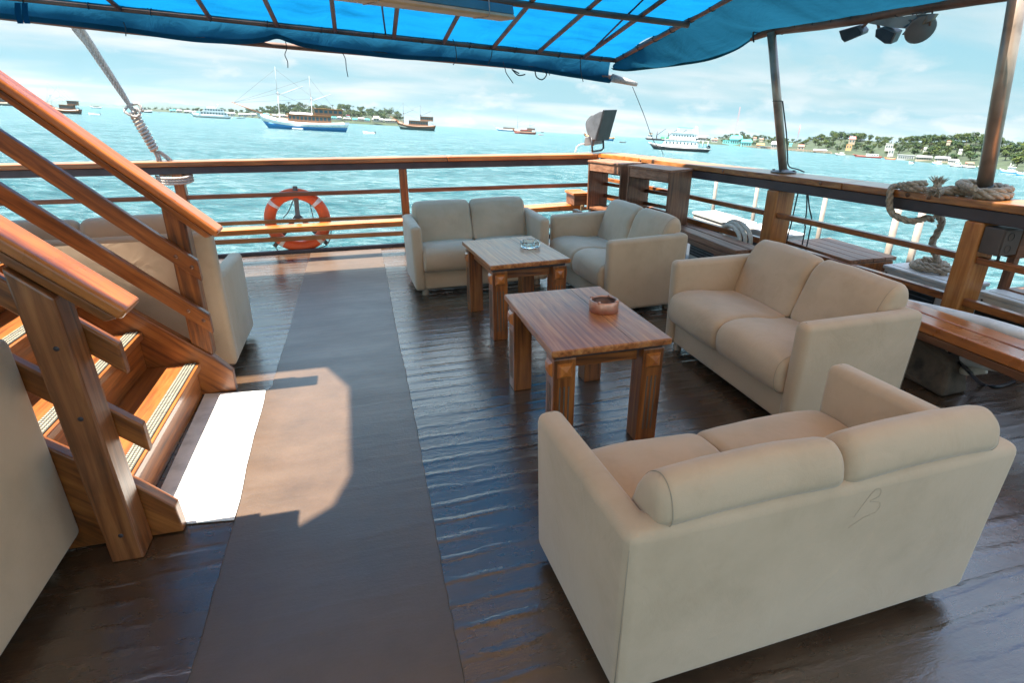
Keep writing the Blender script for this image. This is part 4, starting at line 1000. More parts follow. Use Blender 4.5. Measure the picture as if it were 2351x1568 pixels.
def tube_lamp():
    zl = 2.12; c = fl(1166, 46, zl); a = fl(762, -6, zl); d = (c-a).normalized(); a = c-d*1.75; n = Vector((-d.y, d.x, 0))
    g = thing('tube_light', 'long tan fluorescent light fitting slung under the blue awning', 'light fitting', c.lerp(a, .5))
    u = Vector((0, 0, 1))
    prof = [(-.065, .0), (.065, .0), (.075, .012), (.06, .03), (-.06, .03), (-.075, .012)]
    b = MB(); b.loft([[p+n*x+u*z for x, z in prof] for p in (a, c)], 'cream_lamp', smooth=False); b.build('diffuser', None, g, .004)
    b = MB(); b.loft([[p+n*x+u*z for x, z in ((-.062, .031), (.062, .031), (.05, .085), (-.05, .085))] for p in (a, c)], 'lamp_tray', smooth=False); b.build('tray', None, g, .004)
    for t in (.12, .38, .86):
        p = a.lerp(c, t); q = MB(); q.tube([p+n*x+u*z for x, z in ((-.06, .26), (-.078, .03), (-.078, .0), (.0, -.004), (.078, .0), (.078, .03), (.06, .26))], .0035, 5, 'pale_rope'); q.build('sling', None, g)
tube_lamp()

# ------------------------------------------------------------------ ropes, life ring and loose gear
def stay_rope():
    Y = 6.99
    g = thing('stay_rope', 'thick grey rope stay running from the rail up to the awning, whipped near its foot', 'rope', atY(385, 370, Y))
    A0, A1 = atY(174, 60, Y), atY(312, 264, Y); top = [A0.lerp(A1, k) for k in (0, .35, .7)]
    for off in ((-.010, 0), (.012, .008), (.030, -.006)):
        pts = [p+Vector((off[0]*(1.7-k*.4), off[1], 0)) for k, p in enumerate(top)]; pts.append(A1)
        b = MB(); rope(b, pts, .016, 'pale_rope', smoothing=4); b.build('strand', None, g)
    for k, dx in enumerate((-.03, .0, .035)):
        b = MB(); rope(b, [top[0]+Vector((dx-.02, -.05, .10)), top[0]+Vector((dx, .0, -.02)), top[0].lerp(top[1], .3)+Vector((dx, 0, 0)), top[0].lerp(top[1], .75)+Vector((dx*.4, .01, 0))], .012, 'pale_rope', smoothing=4); b.build('strand', None, g)
    a, c = atY(304, 255, Y), atY(356, 345, Y); d = (c-a); L = d.length; d.normalize(); u = Vector((0, 1, 0)); u = (u-d*u.dot(d)).normalized(); v = d.cross(u)
    b = MB(); pts = []
    n = 12
    for i in range(n*12+1):
        t = i/(n*12); an = 2*pi*t*n; r = .040-.006*abs(t-.4); pts.append(a+d*L*t+(u*cos(an)+v*sin(an))*r)
    b.tube(pts, .013, 6, 'pale_rope'); b.tube([a, c], .036, 10, 'pale_rope'); b.build('whipping', None, g)
    b = MB(); rope(b, [a+u*.02, a+Vector((.05, -.04, .03)), a+Vector((.08, -.05, -.02)), a+Vector((.03, -.055, -.05)), a+Vector((-.06, -.03, -.0)), a+Vector((-.02, .0, .05)), a+Vector((.07, .0, .07)), a+Vector((.1, -.02, .0))], .014, 'pale_rope'); b.build('knot', None, g)
    e = atY(365, 352, Y)
    for pxs in (((352, 345), (360, 360), (362, 374)), ((358, 347), (366, 358), (362, 366)), ((362, 346), (378, 360), (392, 373)), ((366, 346), (386, 360), (400, 373)), ((370, 372), (366, 358))):
        b = MB(); rope(b, [atY(px, py, Y) for px, py in pxs], .012, 'pale_rope', smoothing=4); b.build('strand', None, g)
    for k in range(3):
        z0 = .885-.027*k; b = MB(); rope(b, [(-2.09, 6.96, z0+.02), (-2.0, 6.875, z0+.005), (-1.90, 6.868, z0), (-1.80, 6.868, z0+.004), (-1.755, 6.90, z0+.012), (-1.76, 7.0, z0+.02), (-1.9, 7.02, z0+.02), (-2.07, 7.0, z0+.03)], .0135, 'pale_rope'); b.build('lashing', None, g)
stay_rope()
def rail_rope():
    g = thing('mooring_rope', 'thick frayed brown rope tied round the rail and hanging down outside', 'rope', (3.8, 3.2, 1.05))
    R = .024; zr = 1.02+R
    T = lambda px, py, z=zr: fl(px, py, z)
    def q(x, y): return ((3400+x/4.1173)*.592, (650+y/4.1173)*.592)
    # along the rail top, past the frayed knot, and round the foot of the pole
    b = MB(); rope(b, [T(*q(400, 290)), T(*q(560, 335)), T(*q(760, 345)), T(*q(960, 370)), T(*q(1150, 380)), T(*q(1350, 385)), T(*q(1530, 400)), f2+Vector((-.13, .17, R)), f2+Vector((-.02, .15, R+.01)), f2+Vector((.10, .08, R+.01)), f2+Vector((.115, -.06, R)), f2+Vector((.03, -.13, R)), f2+Vector((-.08, -.12, R)), f2+Vector((-.12, -.03, R))], R, 'rope'); b.build('strand', None, g)
    b = MB(); rope(b, [T(*q(1560, 330), zr+.05), f2+Vector((-.06, .13, R*3)), f2+Vector((.06, .12, R*3)), f2+Vector((.12, .02, R*2.6)), f2+Vector((.09, -.09, R*2.4)), f2+Vector((-.02, -.12, R*2.3)), f2+Vector((-.11, -.07, R*2)), f2+Vector((-.13, .03, R*2.2)), T(*q(1400, 340), zr+.02), T(*q(1200, 345), zr+.015)], R, 'rope'); b.build('strand', None, g)
    # loop hanging over the inside of the rail
    s_ = lambda px, py, off=-.03: pl(px, py, Vector((1, .21, 0)), (side_x(3.3)+off, 3.3, 1))
    b = MB(); rope(b, [T(*q(780, 250), zr+.03), T(*q(560, 260), zr+.03), T(*q(330, 285), zr), s_(*q(235, 330), -.02), s_(*q(210, 450)), s_(*q(205, 600)), s_(*q(240, 720)), s_(*q(370, 800)), s_(*q(540, 855), -.01), s_(*q(700, 830), .06), s_(*q(820, 800), .16), s_(*q(900, 840), .2)], R*.95, 'rope'); b.build('strand', None, g)
    X = 4.10
    b = MB(); rope(b, [atX(*q(960, 770), 3.95), atX(*q(1035, 830), 4.03), atX(*q(1010, 960), X), atX(*q(950, 1080), X), atX(*q(890, 1235), X), atX(2165, 628, X), atX(2160, 640, X+.02)], R*1.05, 'rope'); b.build('strand', None, g)
    b = MB(); c = Vector((4.13, 3.27, .42)); rope(b, [c+Vector((.11*cos(a)*(1-.02*k), .15*sin(a)*(1-.02*k), .0022*k)) for k, a in enumerate([k*.62 for k in range(24)])], R, 'rope', smoothing=3); b.build('coil', None, g)
    # frayed ends of the knot
    rnd = random.Random(3)
    for (c, d0) in ((T(*q(960, 320), zr+.03), Vector((.1, .1, 1))), (T(*q(960, 380), zr+.01), Vector((-.7, -.25, .15)))):
        b = MB()
        for k in range(70):
            d = (d0.normalized()+Vector((rnd.uniform(-.55, .55), rnd.uniform(-.55, .55), rnd.uniform(-.4, .4)))).normalized(); l = rnd.uniform(.05, .10)
            b.tube([c, c+d*l*.5, c+d*l+Vector((0, 0, -.012))], [.005, .004, .0012], 4, 'rope', caps=False)
        b.tube([c-d0.normalized()*.03, c+d0.normalized()*.045], [.034, .018], 10, 'rope'); b.build('frayed_end', None, g)
rail_rope()
def life_ring():
    Y = 6.99; c = atY(684, 506, Y); R, r = .300, .064
    g = thing('life_ring', 'orange life ring with white bands hanging outside the stern bars', 'life ring', c)
    Rx = Matrix.Rotation(radians(90), 3, 'X'); n = 72; bands = [radians(a) for a in (40, 140, 230, 312)]
    def torus(a0, a1, rr, mat, nm, sx=1.):
        rings = []; k = max(3, int((a1-a0)/(2*pi)*n))
        for i in range(k+1):
            a = a0+(a1-a0)*i/k; rings.append([c+Vector(((R+rr*cos(t))*cos(a), rr*.72*sin(t), (R+rr*cos(t))*sin(a))) for t in [2*pi*j/16 for j in range(16)]])
        b = MB(); b.loft(rings, mat, True, caps=False); return b.build(nm, None, g)
    torus(0, 2*pi, r, 'ring_orange', 'ring')
    for a in bands: torus(a-.065, a+.065, r+.0025, 'ring_white', 'band')
    b = MB()
    for a0, a1 in zip(bands, bands[1:]+[bands[0]+2*pi]):
        pass
    P = lambda px, py: atY(px, py, Y-.02)
    b.tube(catmull([P(632, 553), P(634, 570), P(650, 578), P(690, 578)], 5), .0055, 6, 'grey_stick'); b.build('grab_line', None, g)
    b = MB(); b.tube(catmull([P(755, 500), P(761, 515), P(758, 545), P(750, 562), P(733, 569)], 5), .0055, 6, 'grey_stick'); b.build('grab_line', None, g)
    b = MB(); b.tube(catmull([P(674, 430), P(682, 438), P(672, 462), P(662, 486), P(650, 500)], 5), .0055, 6, 'grey_stick'); b.tube(catmull([P(700, 452), P(712, 470), P(720, 505)], 5), .0055, 6, 'grey_stick'); b.build('grab_line', None, g)
    h = thing('ring_holder', 'weathered grey three-armed stick that holds the life ring', 'holder', atY(682, 500, 6.945))
    Yh = 6.965+.0
    for (a_, b_), w in ((((677, 427), (684, 500)), .05), (((682, 495), (630, 566)), .046), (((682, 492), (752, 560)), .046)):
        q = MB(); q.beam(atY(*a_, 7.055), atY(*b_, 7.055), w, .02, None, (0, 1, 0)) if w < .05 else q.beam(atY(*a_, 6.963), atY(*b_, 6.963), w, .018, None, (0, 1, 0)); q.build('arm', 'grey_stick', h, .003)
life_ring()

def air_conditioner(label, x0, y0, y1, zt, depth=.30, lid=False):
    zb = -.14; g = thing('air_conditioner', label, 'air conditioner', (x0+depth/2, (y0+y1)/2, zb), 0, 'air conditioner units outside the side rail')
    b = MB(); b.box((x0+depth/2, (y0+y1)/2, (zb+zt)/2-.01), (depth, y1-y0, zt-zb-.02)); b.build('casing', 'white_plastic', g, .012)
    b = MB(); b.box((x0+depth/2, (y0+y1)/2, zt-.006), (depth+.02, y1-y0+.02, .03)); b.build('lid', 'white_plastic', g, .008)
    b = MB(); b.box((x0+depth/2-.03, (y0+y1)/2, zt+.0105), (depth*.5, (y1-y0)*.9, .005)); b.build('lid_rib', 'white_plastic', g, .002)
    b = MB(); b.box((x0-.003, (y0+y1)/2+.05, (zb+zt)/2-.01), (.012, (y1-y0)*.78, (zt-zb)*.78), 'dark_grille')
    gr = b.build('grille', None, g, .004); q = MB()
    for k in range(12):
        z = zb+.08+k*(zt-zb-.16)/11; q.box((x0-.0105, (y0+y1)/2+.05, z), (.004, (y1-y0)*.76, .006), 'lamp_grey')
    q.build('grille_wires', None, gr)
    q = MB()
    for yy in (y0+.03, y1-.03): q.lathe([(0, .0), (.008, 0), (.008, .003)], (x0-.0005, yy, zt-.05), 8, 'black_metal', axis=Matrix.Rotation(-pi/2, 3, 'Y'))
    q.build('screw', None, g)
air_conditioner('white air conditioner outside the rail, farthest one beside the cabinets', 3.74, 5.25, 6.0, .40)
air_conditioner('white air conditioner outside the rail, half hidden by the split post', 3.82, 4.62, 5.17, .40)
air_conditioner('white air conditioner outside the rail with the rope coil lying on it', 3.96, 2.93, 3.52, .39)
air_conditioner('white air conditioner outside the rail, seen just right of the near post', 4.02, 2.25, 2.80, .39, .28)
def wooden_lid():
    zt, x0, x1, y0, y1 = .44, 3.66, 4.12, 3.57, 4.30
    g = thing('wooden_cover', 'slatted brown wooden cover standing over a unit outside the rail', 'cover', ((x0+x1)/2, (y0+y1)/2, -.14))
    for k in range(4):
        a = x0+(x1-x0)*k/4; b = MB(); b.box((a+(x1-x0)/8, (y0+y1)/2, zt-.015), ((x1-x0)/4-.005, y1-y0, .03)); b.build('board', 'faded_wood_Y', g, .004)
    b = MB(); b.box((x0+.012, (y0+y1)/2, zt-.075), (.024, y1-y0-.004, .085)); b.build('apron', 'brown_wood_Y', g, .004)
    b = MB(); b.box(((x0+x1)/2, y0+.015, (zt-.035-.14)/2), (x1-x0-.05, .026, zt-.035+.14)); b.build('end_panel', 'red_wood_Z', g, .004)
    for y in (y1-.05, ):
        b = MB(); b.box((x0+.04, y, (zt-.125-.14)/2), (.05, .07, zt-.125+.14)); b.build('leg', 'white_plastic', g, .004)
    b = MB(); b.box((x0+.25, (y0+y1)/2, .08), (.3, y1-y0-.14, .42), 'dark_grille'); b.build('dark_unit', None, g, .01)
wooden_lid()
def side_gear():
    y = 2.66
    P = lambda px, py, yy=y: atY(px, py, yy)
    g = thing('junction_box', 'brown electrical junction box on the near rail post', 'junction box', P(2262, 560))
    x0, x1, z0, z1 = side_x(2.73)+.03, side_x(2.73)+.175, .70, .868
    b = MB(); b.box(((x0+x1)/2, 2.665, (z0+z1)/2), (x1-x0, .125, z1-z0)); b.build('box_body', 'junction_grey', g, .008)
    b = MB(); b.box(((x0+x1)/2, 2.598, (z0+z1)/2), (x1-x0-.012, .008, z1-z0-.012)); b.build('cover', 'junction_grey', g, .003)
    for dz in (-.038, .038):
        q = MB(); q.tube([(x0+.055+.024*cos(a), 2.593, (z0+z1)/2+dz+.024*sin(a)) for a in [2*pi*k/20 for k in range(21)]], .0016, 5, 'black_metal'); q.build('knockout', None, g)
    b = MB(); b.tube(catmull([((x0+x1)/2+.0, 2.64, z0), ((x0+x1)/2, 2.64, z0-.05), ((x0+x1)/2+.0, 2.66, z0-.08)], 4), .009, 6, 'black_tape'); b.build('cable', None, g)
    h = thing('wooden_box', 'dark brown square box fixed under the rail at the right edge, behind the junction box', 'box', (x1+.14, 2.62, .78))
    b = MB(); b.box((x1+.13, 2.655, .775), (.25, .12, .20)); b.build('box_body', 'brown_wood_X', h, .006)
    # dark rack outside the rail at the right edge
    X = 4.2; a = atX(2345, 540, X); c = atX(2287, 712, X)
    r = thing('outer_rack', 'dark wooden rack outside the rail at the right edge of the picture', 'rack', (X+.15, a.y-.2, -.14))
    for dx in (0, .34):
        b = MB(); b.box((X+dx, a.y, .36), (.05, .05, 1.0)); b.build('upright', 'brown_wood_Z', r, .005)
        b = MB(); b.box((X+dx, a.y-.85, .36), (.05, .05, 1.0)); b.build('upright', 'brown_wood_Z', r, .005)
    for z in (.02, .40):
        b = MB(); b.box((X+.17, a.y-.425, z), (.38, .80, .03)); b.build('shelf', 'brown_wood_Y', r, .004)
    b = MB(); b.box((X+.36, a.y-.425, .36), (.012, .79, .96), 'hull_black'); b.build('back_panel', None, r)
    wb = thing('white_board', 'white board marked 10 leaning in the rack at the right edge', 'board', (X+.04, a.y-.28, .04))
    yb = a.y-.33
    b = MB(); b.box((X+.05, yb, .19), (.02, .36, .30)); b.build('panel', 'white_plastic', wb, .004)
    q = MB(); xk = X+.0385
    q.tube([(xk, yb+.135, .29), (xk, yb+.145, .225)], .0035, 5, 'ink'); q.tube(catmull([(xk, yb+.09+.02*cos(t), .255+.032*sin(t)) for t in [2*pi*k/10 for k in range(11)]], 3), .0035, 5, 'ink'); q.build('number', None, wb)
    rc = thing('rope_bundle', 'pale rope bundle on the upper shelf of the rack', 'rope', (X+.1, a.y-.25, .415))
    b = MB(); rope(b, [Vector((X+.1+.06*cos(t), a.y-.25+.11*sin(t), .442+.0045*k)) for k, t in enumerate([k*.7 for k in range(24)])], .022, 'pale_rope', smoothing=3); b.build('coil', None, rc)
    # white strip behind the bench
    s = thing('foam_strip', 'long white padded strip lying behind the near orange bench', 'padding', (3.42, 2.0, .40))
    b = MB(); b.tube(catmull([(3.40, 2.92, .335), (3.405, 2.3, .40), (3.42, 1.7, .41), (3.45, .8, .40)], 6), .045, 12, 'paint_white'); b.build('pad', None, s)
    b = MB()
    for yy in (2.6, 1.5): b.box((3.41, yy, .175), (.05, .05, .35), 'brown_wood_Z')
    b.build('prop', None, s)
    # hose coil behind the far bench
    hc = thing('hose_coil', 'pale coiled hose lying behind the weathered bench', 'hose', (3.40, 4.72, .42))
    b = MB()
    for k in range(3):
        rr = .17+.028*k; b.tube([Vector((3.37+.035*k+.03*cos(t), 4.72+rr*1.15*cos(t), .40+rr*.62*sin(t))) for t in [2*pi*j/28 for j in range(29)]], .020, 8, 'foam')
    b.build('coil', None, hc)
    # insulated pipes, block and plank under the near bench
    pX = 3.30; Q = lambda px, py: atX(px, py, pX)
    zk = lambda x, y_: ((3500+x/3.92)*.592, (1150+y_/3.92)*.592)
    fp = thing('foam_pipe', 'bundle of cream insulated pipes bound with black tape under the near bench', 'pipe', Q(*zk(780, 900)))
    b = MB(); b.tube(catmull([Q(*zk(240, 690)), Q(*zk(500, 810)), Q(*zk(800, 920))], 5), .062, 14, 'foam'); b.build('thick_pipe', None, fp)
    b = MB(); b.tube([Q(*zk(765, 900)), Q(*zk(810, 925))], .066, 14, 'black_tape'); b.build('tape_band', None, fp)
    for k, (dz, dx) in enumerate(((.022, .02), (-.022, -.01))):
        b = MB(); b.tube(catmull([Q(*zk(810, 905))+Vector((dx, 0, dz)), Q(*zk(1150, 960))+Vector((dx, 0, dz)), Q(*zk(1500, 1010))+Vector((dx, 0, dz)), Q(*zk(1900, 1080))+Vector((dx, 0, dz))], 6), .030, 12, 'paint_white'); b.build('thin_pipe', None, fp)
    b = MB(); b.tube(catmull([Q(*zk(800, 960))+Vector((-.03, 0, 0)), Q(*zk(880, 1080)), Q(*zk(1050, 1120))+Vector((-.03, 0, 0)), Q(*zk(1270, 1100))], 6), [.034]*6+[.028]*13, 12, 'foam'); b.build('pipe_end', None, fp)
    b = MB(); b.tube(catmull([Q(*zk(830, 970)), atX(*zk(1000, 1130), 3.2), fl(*zk(1210, 1330), .012), fl(*zk(1450, 1370), .012), fl(*zk(1700, 1290), .012)], 6), .011, 8, 'black_tape'); tag(b.build('black_cable', None, None, loc=fl(*zk(1210, 1330), 0)), 'black cable curling over the deck below the insulated pipes', 'cable')
    k0 = thing('stone_block', 'rough brown stained block on the deck beside the sofa, under the bench', 'block', (3.25, 2.36, 0))
    b = MB(); base = [(3.13, 2.20), (3.36, 2.22), (3.38, 2.62), (3.16, 2.58)]
    b.hexa([Vector((x, y_, 0)) for x, y_ in base]+[Vector((x*.0+3.25+(x-3.25)*.55, y_+.04, z)) for (x, y_), z in zip(base, (.20, .22, .30, .30))]); b.build('block', 'concrete_block', k0, .03, seg=3)
    pk = thing('loose_plank', 'short dark plank end lying on the deck beside the stained block', 'plank', (3.32, 2.0, 0))
    A = [fl(*zk(*p), .06) for p in ((410, 1240), (640, 1370), (1010, 1160), (820, 1080))]
    b = MB(); b.hexa([Vector((p.x, p.y, .002)) for p in A]+[Vector((p.x, p.y, .055)) for p in A]); b.build('board', 'brown_wood_X', pk, .004)
    # cables hanging from the rail
    for pxs, lab in ((((1833, 440), (1826, 470), (1815, 520), (1806, 555)), 'black cable hanging from the side rail, nearest the split post'), (((1851, 445), (1852, 480), (1848, 515), (1846, 539)), 'black cable hanging from the side rail, the middle one of three'), (((1853, 446), (1858, 475), (1864, 508), (1858, 536)), 'pale cable hanging from the side rail, right of the two black ones')):
        q = MB(); pts = [atX(px, py, 3.68) for px, py in pxs]; pts[0].z = .89; pts.append(Vector((pts[-1].x, pts[-1].y, -.135))); q.tube(catmull(pts, 5), .006, 6, 'thin_cord' if 'black' in lab else 'rope'); tag(q.build('hanging_cable', None, None, loc=pts[0]), lab, 'cable', 'cables hanging outside the rail')
    q = MB(); a = atY(1452, 198, YB); e = fl(1523, 357, 1.022); q.tube(catmull([a, atY(1478, 262, YB+.05), atY(1500, 322, YB+.0), e+Vector((-.03, .0, .06)), e], 6), .0035, 5, 'thin_cord'); tag(q.build('thin_wire', None, None, loc=e), 'thin dark wire from the wrapped pole end down to the side rail', 'wire')
side_gear()

# ------------------------------------------------------------------ boats out on the water
def hgt(px, py, d): return (onray(px, py, d)-CAM).dot(SN)+5.2
def afloat(name, label, cat, xl, xr, ywl, head=0., group=None, d=None):
    xm = (xl+xr)/2; d = d or min(4200, seadist(sea(xm, ywl))); a = seadir(xl).angle(seadir(xr)); L = 2*d*math.tan(a/2)
    fwd = seadir(xm); right = fwd.cross(SN).normalized(); pos = CAM+fwd*d-SN*5.2
    o = bpy.data.objects.new(name, None); COL.objects.link(o); ORIG[o.name] = Vector((0, 0, 0))
    m_ = Matrix.Identity(4)
    for i in range(3): m_[i][0] = right[i]; m_[i][1] = fwd[i]; m_[i][2] = SN[i]; m_[i][3] = pos[i]
    o.matrix_world = m_ @ Matrix.Rotation(head, 4, 'Z'); tag(o, label, cat, group); return o, L, d
def hull(g, L, B, zb, zm, zs, band, mat_up, mat_lo, rake=.12, flip=False, nm='hull'):
    n = 22
    def deckz(s): return zm+(zb-zm)*max(0, 1-s/.5)**2+(zs-zm)*max(0, (s-.5)/.5)**2
    def bandz(s): return band*(1+.9*(zb/zm-1)*max(0, 1-s/.45)**1.6+.25*max(0, (s-.6)/.4))
    def row(s, t):        # t 0 keel .. 1 gunwale
        dz, bz = deckz(s), bandz(s); hb = B/2*min(1, (s/.32+.02))**.75*(1-.35*max(0, (s-.7)/.3)**2)
        out_ = []
        for z in ([-.6, 0, bz*.5, bz] if t == 0 else [bz, (bz+dz)/2, dz, dz]):
            x = -L/2+s*L*(1-.0)+rake*L*max(0, 1-s/.5)**2*(1-z/zb)*1.0-.04*L*max(0, (s-.6)/.4)**2*(1-z/zs)
            f = .62+.38*min(1, max(0, z+.6)/zm); out_.append((x, hb*f, z))
        return out_
    for t, mt, nm2 in ((0, mat_lo, nm+'_bottom'), (1, mat_up, nm)):
        rings = []
        for i in range(n+1):
            r = row(i/n, t); k = -1 if flip else 1
            if t == 1: r[3] = (r[3][0], r[3][1]*.9, r[3][2]-.3)
            rings.append([Vector((k*x, y, z)) for x, y, z in r]+[Vector((k*x, -y, z)) for x, y, z in r[::-1]])
        b = MB(); b.loft(rings, mt, True, caps=True); b.build(nm2, None, g)
    return deckz
def cabin(g, nm, x0, x1, wy, z0, z1, mat, win=None, roof=None, over=.4, nwin=8, slope=0., ww=.66, wh=.42):
    b = MB(); b.hexa([(x0, -wy, z0), (x1, -wy, z0), (x1, wy, z0), (x0, wy, z0), (x0+slope, -wy*.97, z1), (x1-slope*.4, -wy*.97, z1), (x1-slope*.4, wy*.97, z1), (x0+slope, wy*.97, z1)])
    o = b.build(nm, mat, g, .05)
    if win:
        h = z1-z0; st = (x1-x0-slope*1.4)/nwin
        for k in range(nwin):
            cx = x0+slope+st*(k+.5); q = MB(); q.box((cx, 0, z0+h*.58), (st*ww, wy*2+.06, h*wh), win); q.build('window', None, o)
    if roof:
        q = MB(); q.box(((x0+x1)/2, 0, z1+.07), (x1-x0+over*2, wy*2+over*1.5, .16)); q.build('cabin_roof', roof, o, .03)
    return o
def mast(g, x, z0, ztop, mat, boom=None, r=.22, rig=None):
    zm = z0+(ztop-z0)*.52
    b = MB(); b.tube([(x, 0, z0), (x, 0, zm+.6)], [r, r*.8], 8, mat); b.tube([(x-.25, 0, zm-.8), (x-.28, 0, ztop)], [r*.55, r*.25], 6, mat)
    b.box((x-.12, 0, zm), (1.2, .9, .22), mat); o = b.build('mast', None, g)
    if boom: q = MB(); q.tube([(x, 0, zm-.8), (x+boom[0], 0, zm-.8+boom[1])], r*.5, 6, mat); q.build('boom', None, o)
    if rig:
        q = MB()
        for tx, tz in rig:
            q.tube([(x-.2, 0, ztop*.96), (tx, 0, tz)], .035, 4, 'mast_dark'); q.tube([(x, 0, zm), (tx, 0, tz)], .035, 4, 'mast_dark')
        q.build('rigging', None, o)
    return o
def sailboat(label, xl, xr, ywl, hull_up, hull_lo, house, mastmat, masts, deck2=True, awn='cloth_white', head=0., spritlen=.24, zf=1., flip=False, band=1.3, bow=1., hs=1.35):
    g, L, d = afloat('sailing_ship', label, 'ship', xl, xr, ywl, head, 'wooden sailing ships at anchor')
    k = -1 if flip else 1; B = L*.22; zm = L*.055*zf+.8
    hull(g, L, B, zm*2.0*bow, zm, zm*1.35, zm*.42*band, hull_up, hull_lo, flip=flip)
    def X(s): return k*(-L/2+s*L)
    sp = MB(); a = Vector((X(.08), 0, zm*1.75*bow)); e = Vector((X(-spritlen), 0, zm*2.05*bow+L*.085)); sp.tube([a, e], [.30*L/35, .14*L/35], 7, 'house_brown'); sp.tube([a+Vector((k*L*.05, .3, -.4)), a.lerp(e, .62)], .12, 5, 'house_orange'); sp.build('bowsprit', None, g)
    xs_ = sorted((X(.34), X(.80))); cabin(g, 'deckhouse', xs_[0], xs_[1], B*.36, zm*.92, zm*.92+2.5*hs*L/38, house[0], 'pane', house[1], .6, 11)
    if deck2: xs_ = sorted((X(.62), X(.93))); cabin(g, 'upper_house', xs_[0], xs_[1], B*.36, zm*.92+2.62*hs*L/38, zm*.92+4.6*hs*L/38, house[0], 'pane', house[2], .5, 6)
    if awn: xs_ = sorted((X(.36), X(.60))); b = MB(); z = zm*.92+(2.9*hs)*L/38; b.loft([[Vector((x, y, z+.35-abs(y)*.25)) for y in (-B*.34, 0, B*.34)]+[Vector((x, y, z+.30-abs(y)*.25)) for y in (B*.34, 0, -B*.34)] for x in xs_], awn, False); b.build('awning_cloth', None, g)
    b = MB(); xs_ = sorted((X(.16), X(.33))); b.box((sum(xs_)/2, 0, zm*1.2), (xs_[1]-xs_[0], B*.5, (.9 if awn else .3)*L/38), awn or house[0]); b.build('deck_tent', None, g, .2)
    rl = MB()
    for sgn in (-1, 1):
        rl.tube([(X(.1), sgn*B*.3, zm*1.75*bow+.7), (X(.3), sgn*B*.44, zm*1.2+.7), (X(.6), sgn*B*.46, zm+.8), (X(.97), sgn*B*.34, zm*1.3+.8)], .05, 4, house[0])
        for s in [.1+.05*j for j in range(18)]: rl.tube([(X(s), sgn*B*.40, zm), (X(s), sgn*B*.40, zm+.8+max(0, .3-s)*zm*1.6)], .035, 4, house[0])
    rl.build('deck_railing', None, g)
    for s, topz, boom in masts:
        mast(g, X(s), zm, topz(d) if callable(topz) else topz, mastmat, boom and (k*boom[0]*L, boom[1]*L), .24*L/38, [(X(-spritlen*.9), zm*2.05+L*.08), (X(.95), zm*1.4)])
    return g, L, d, zm, B
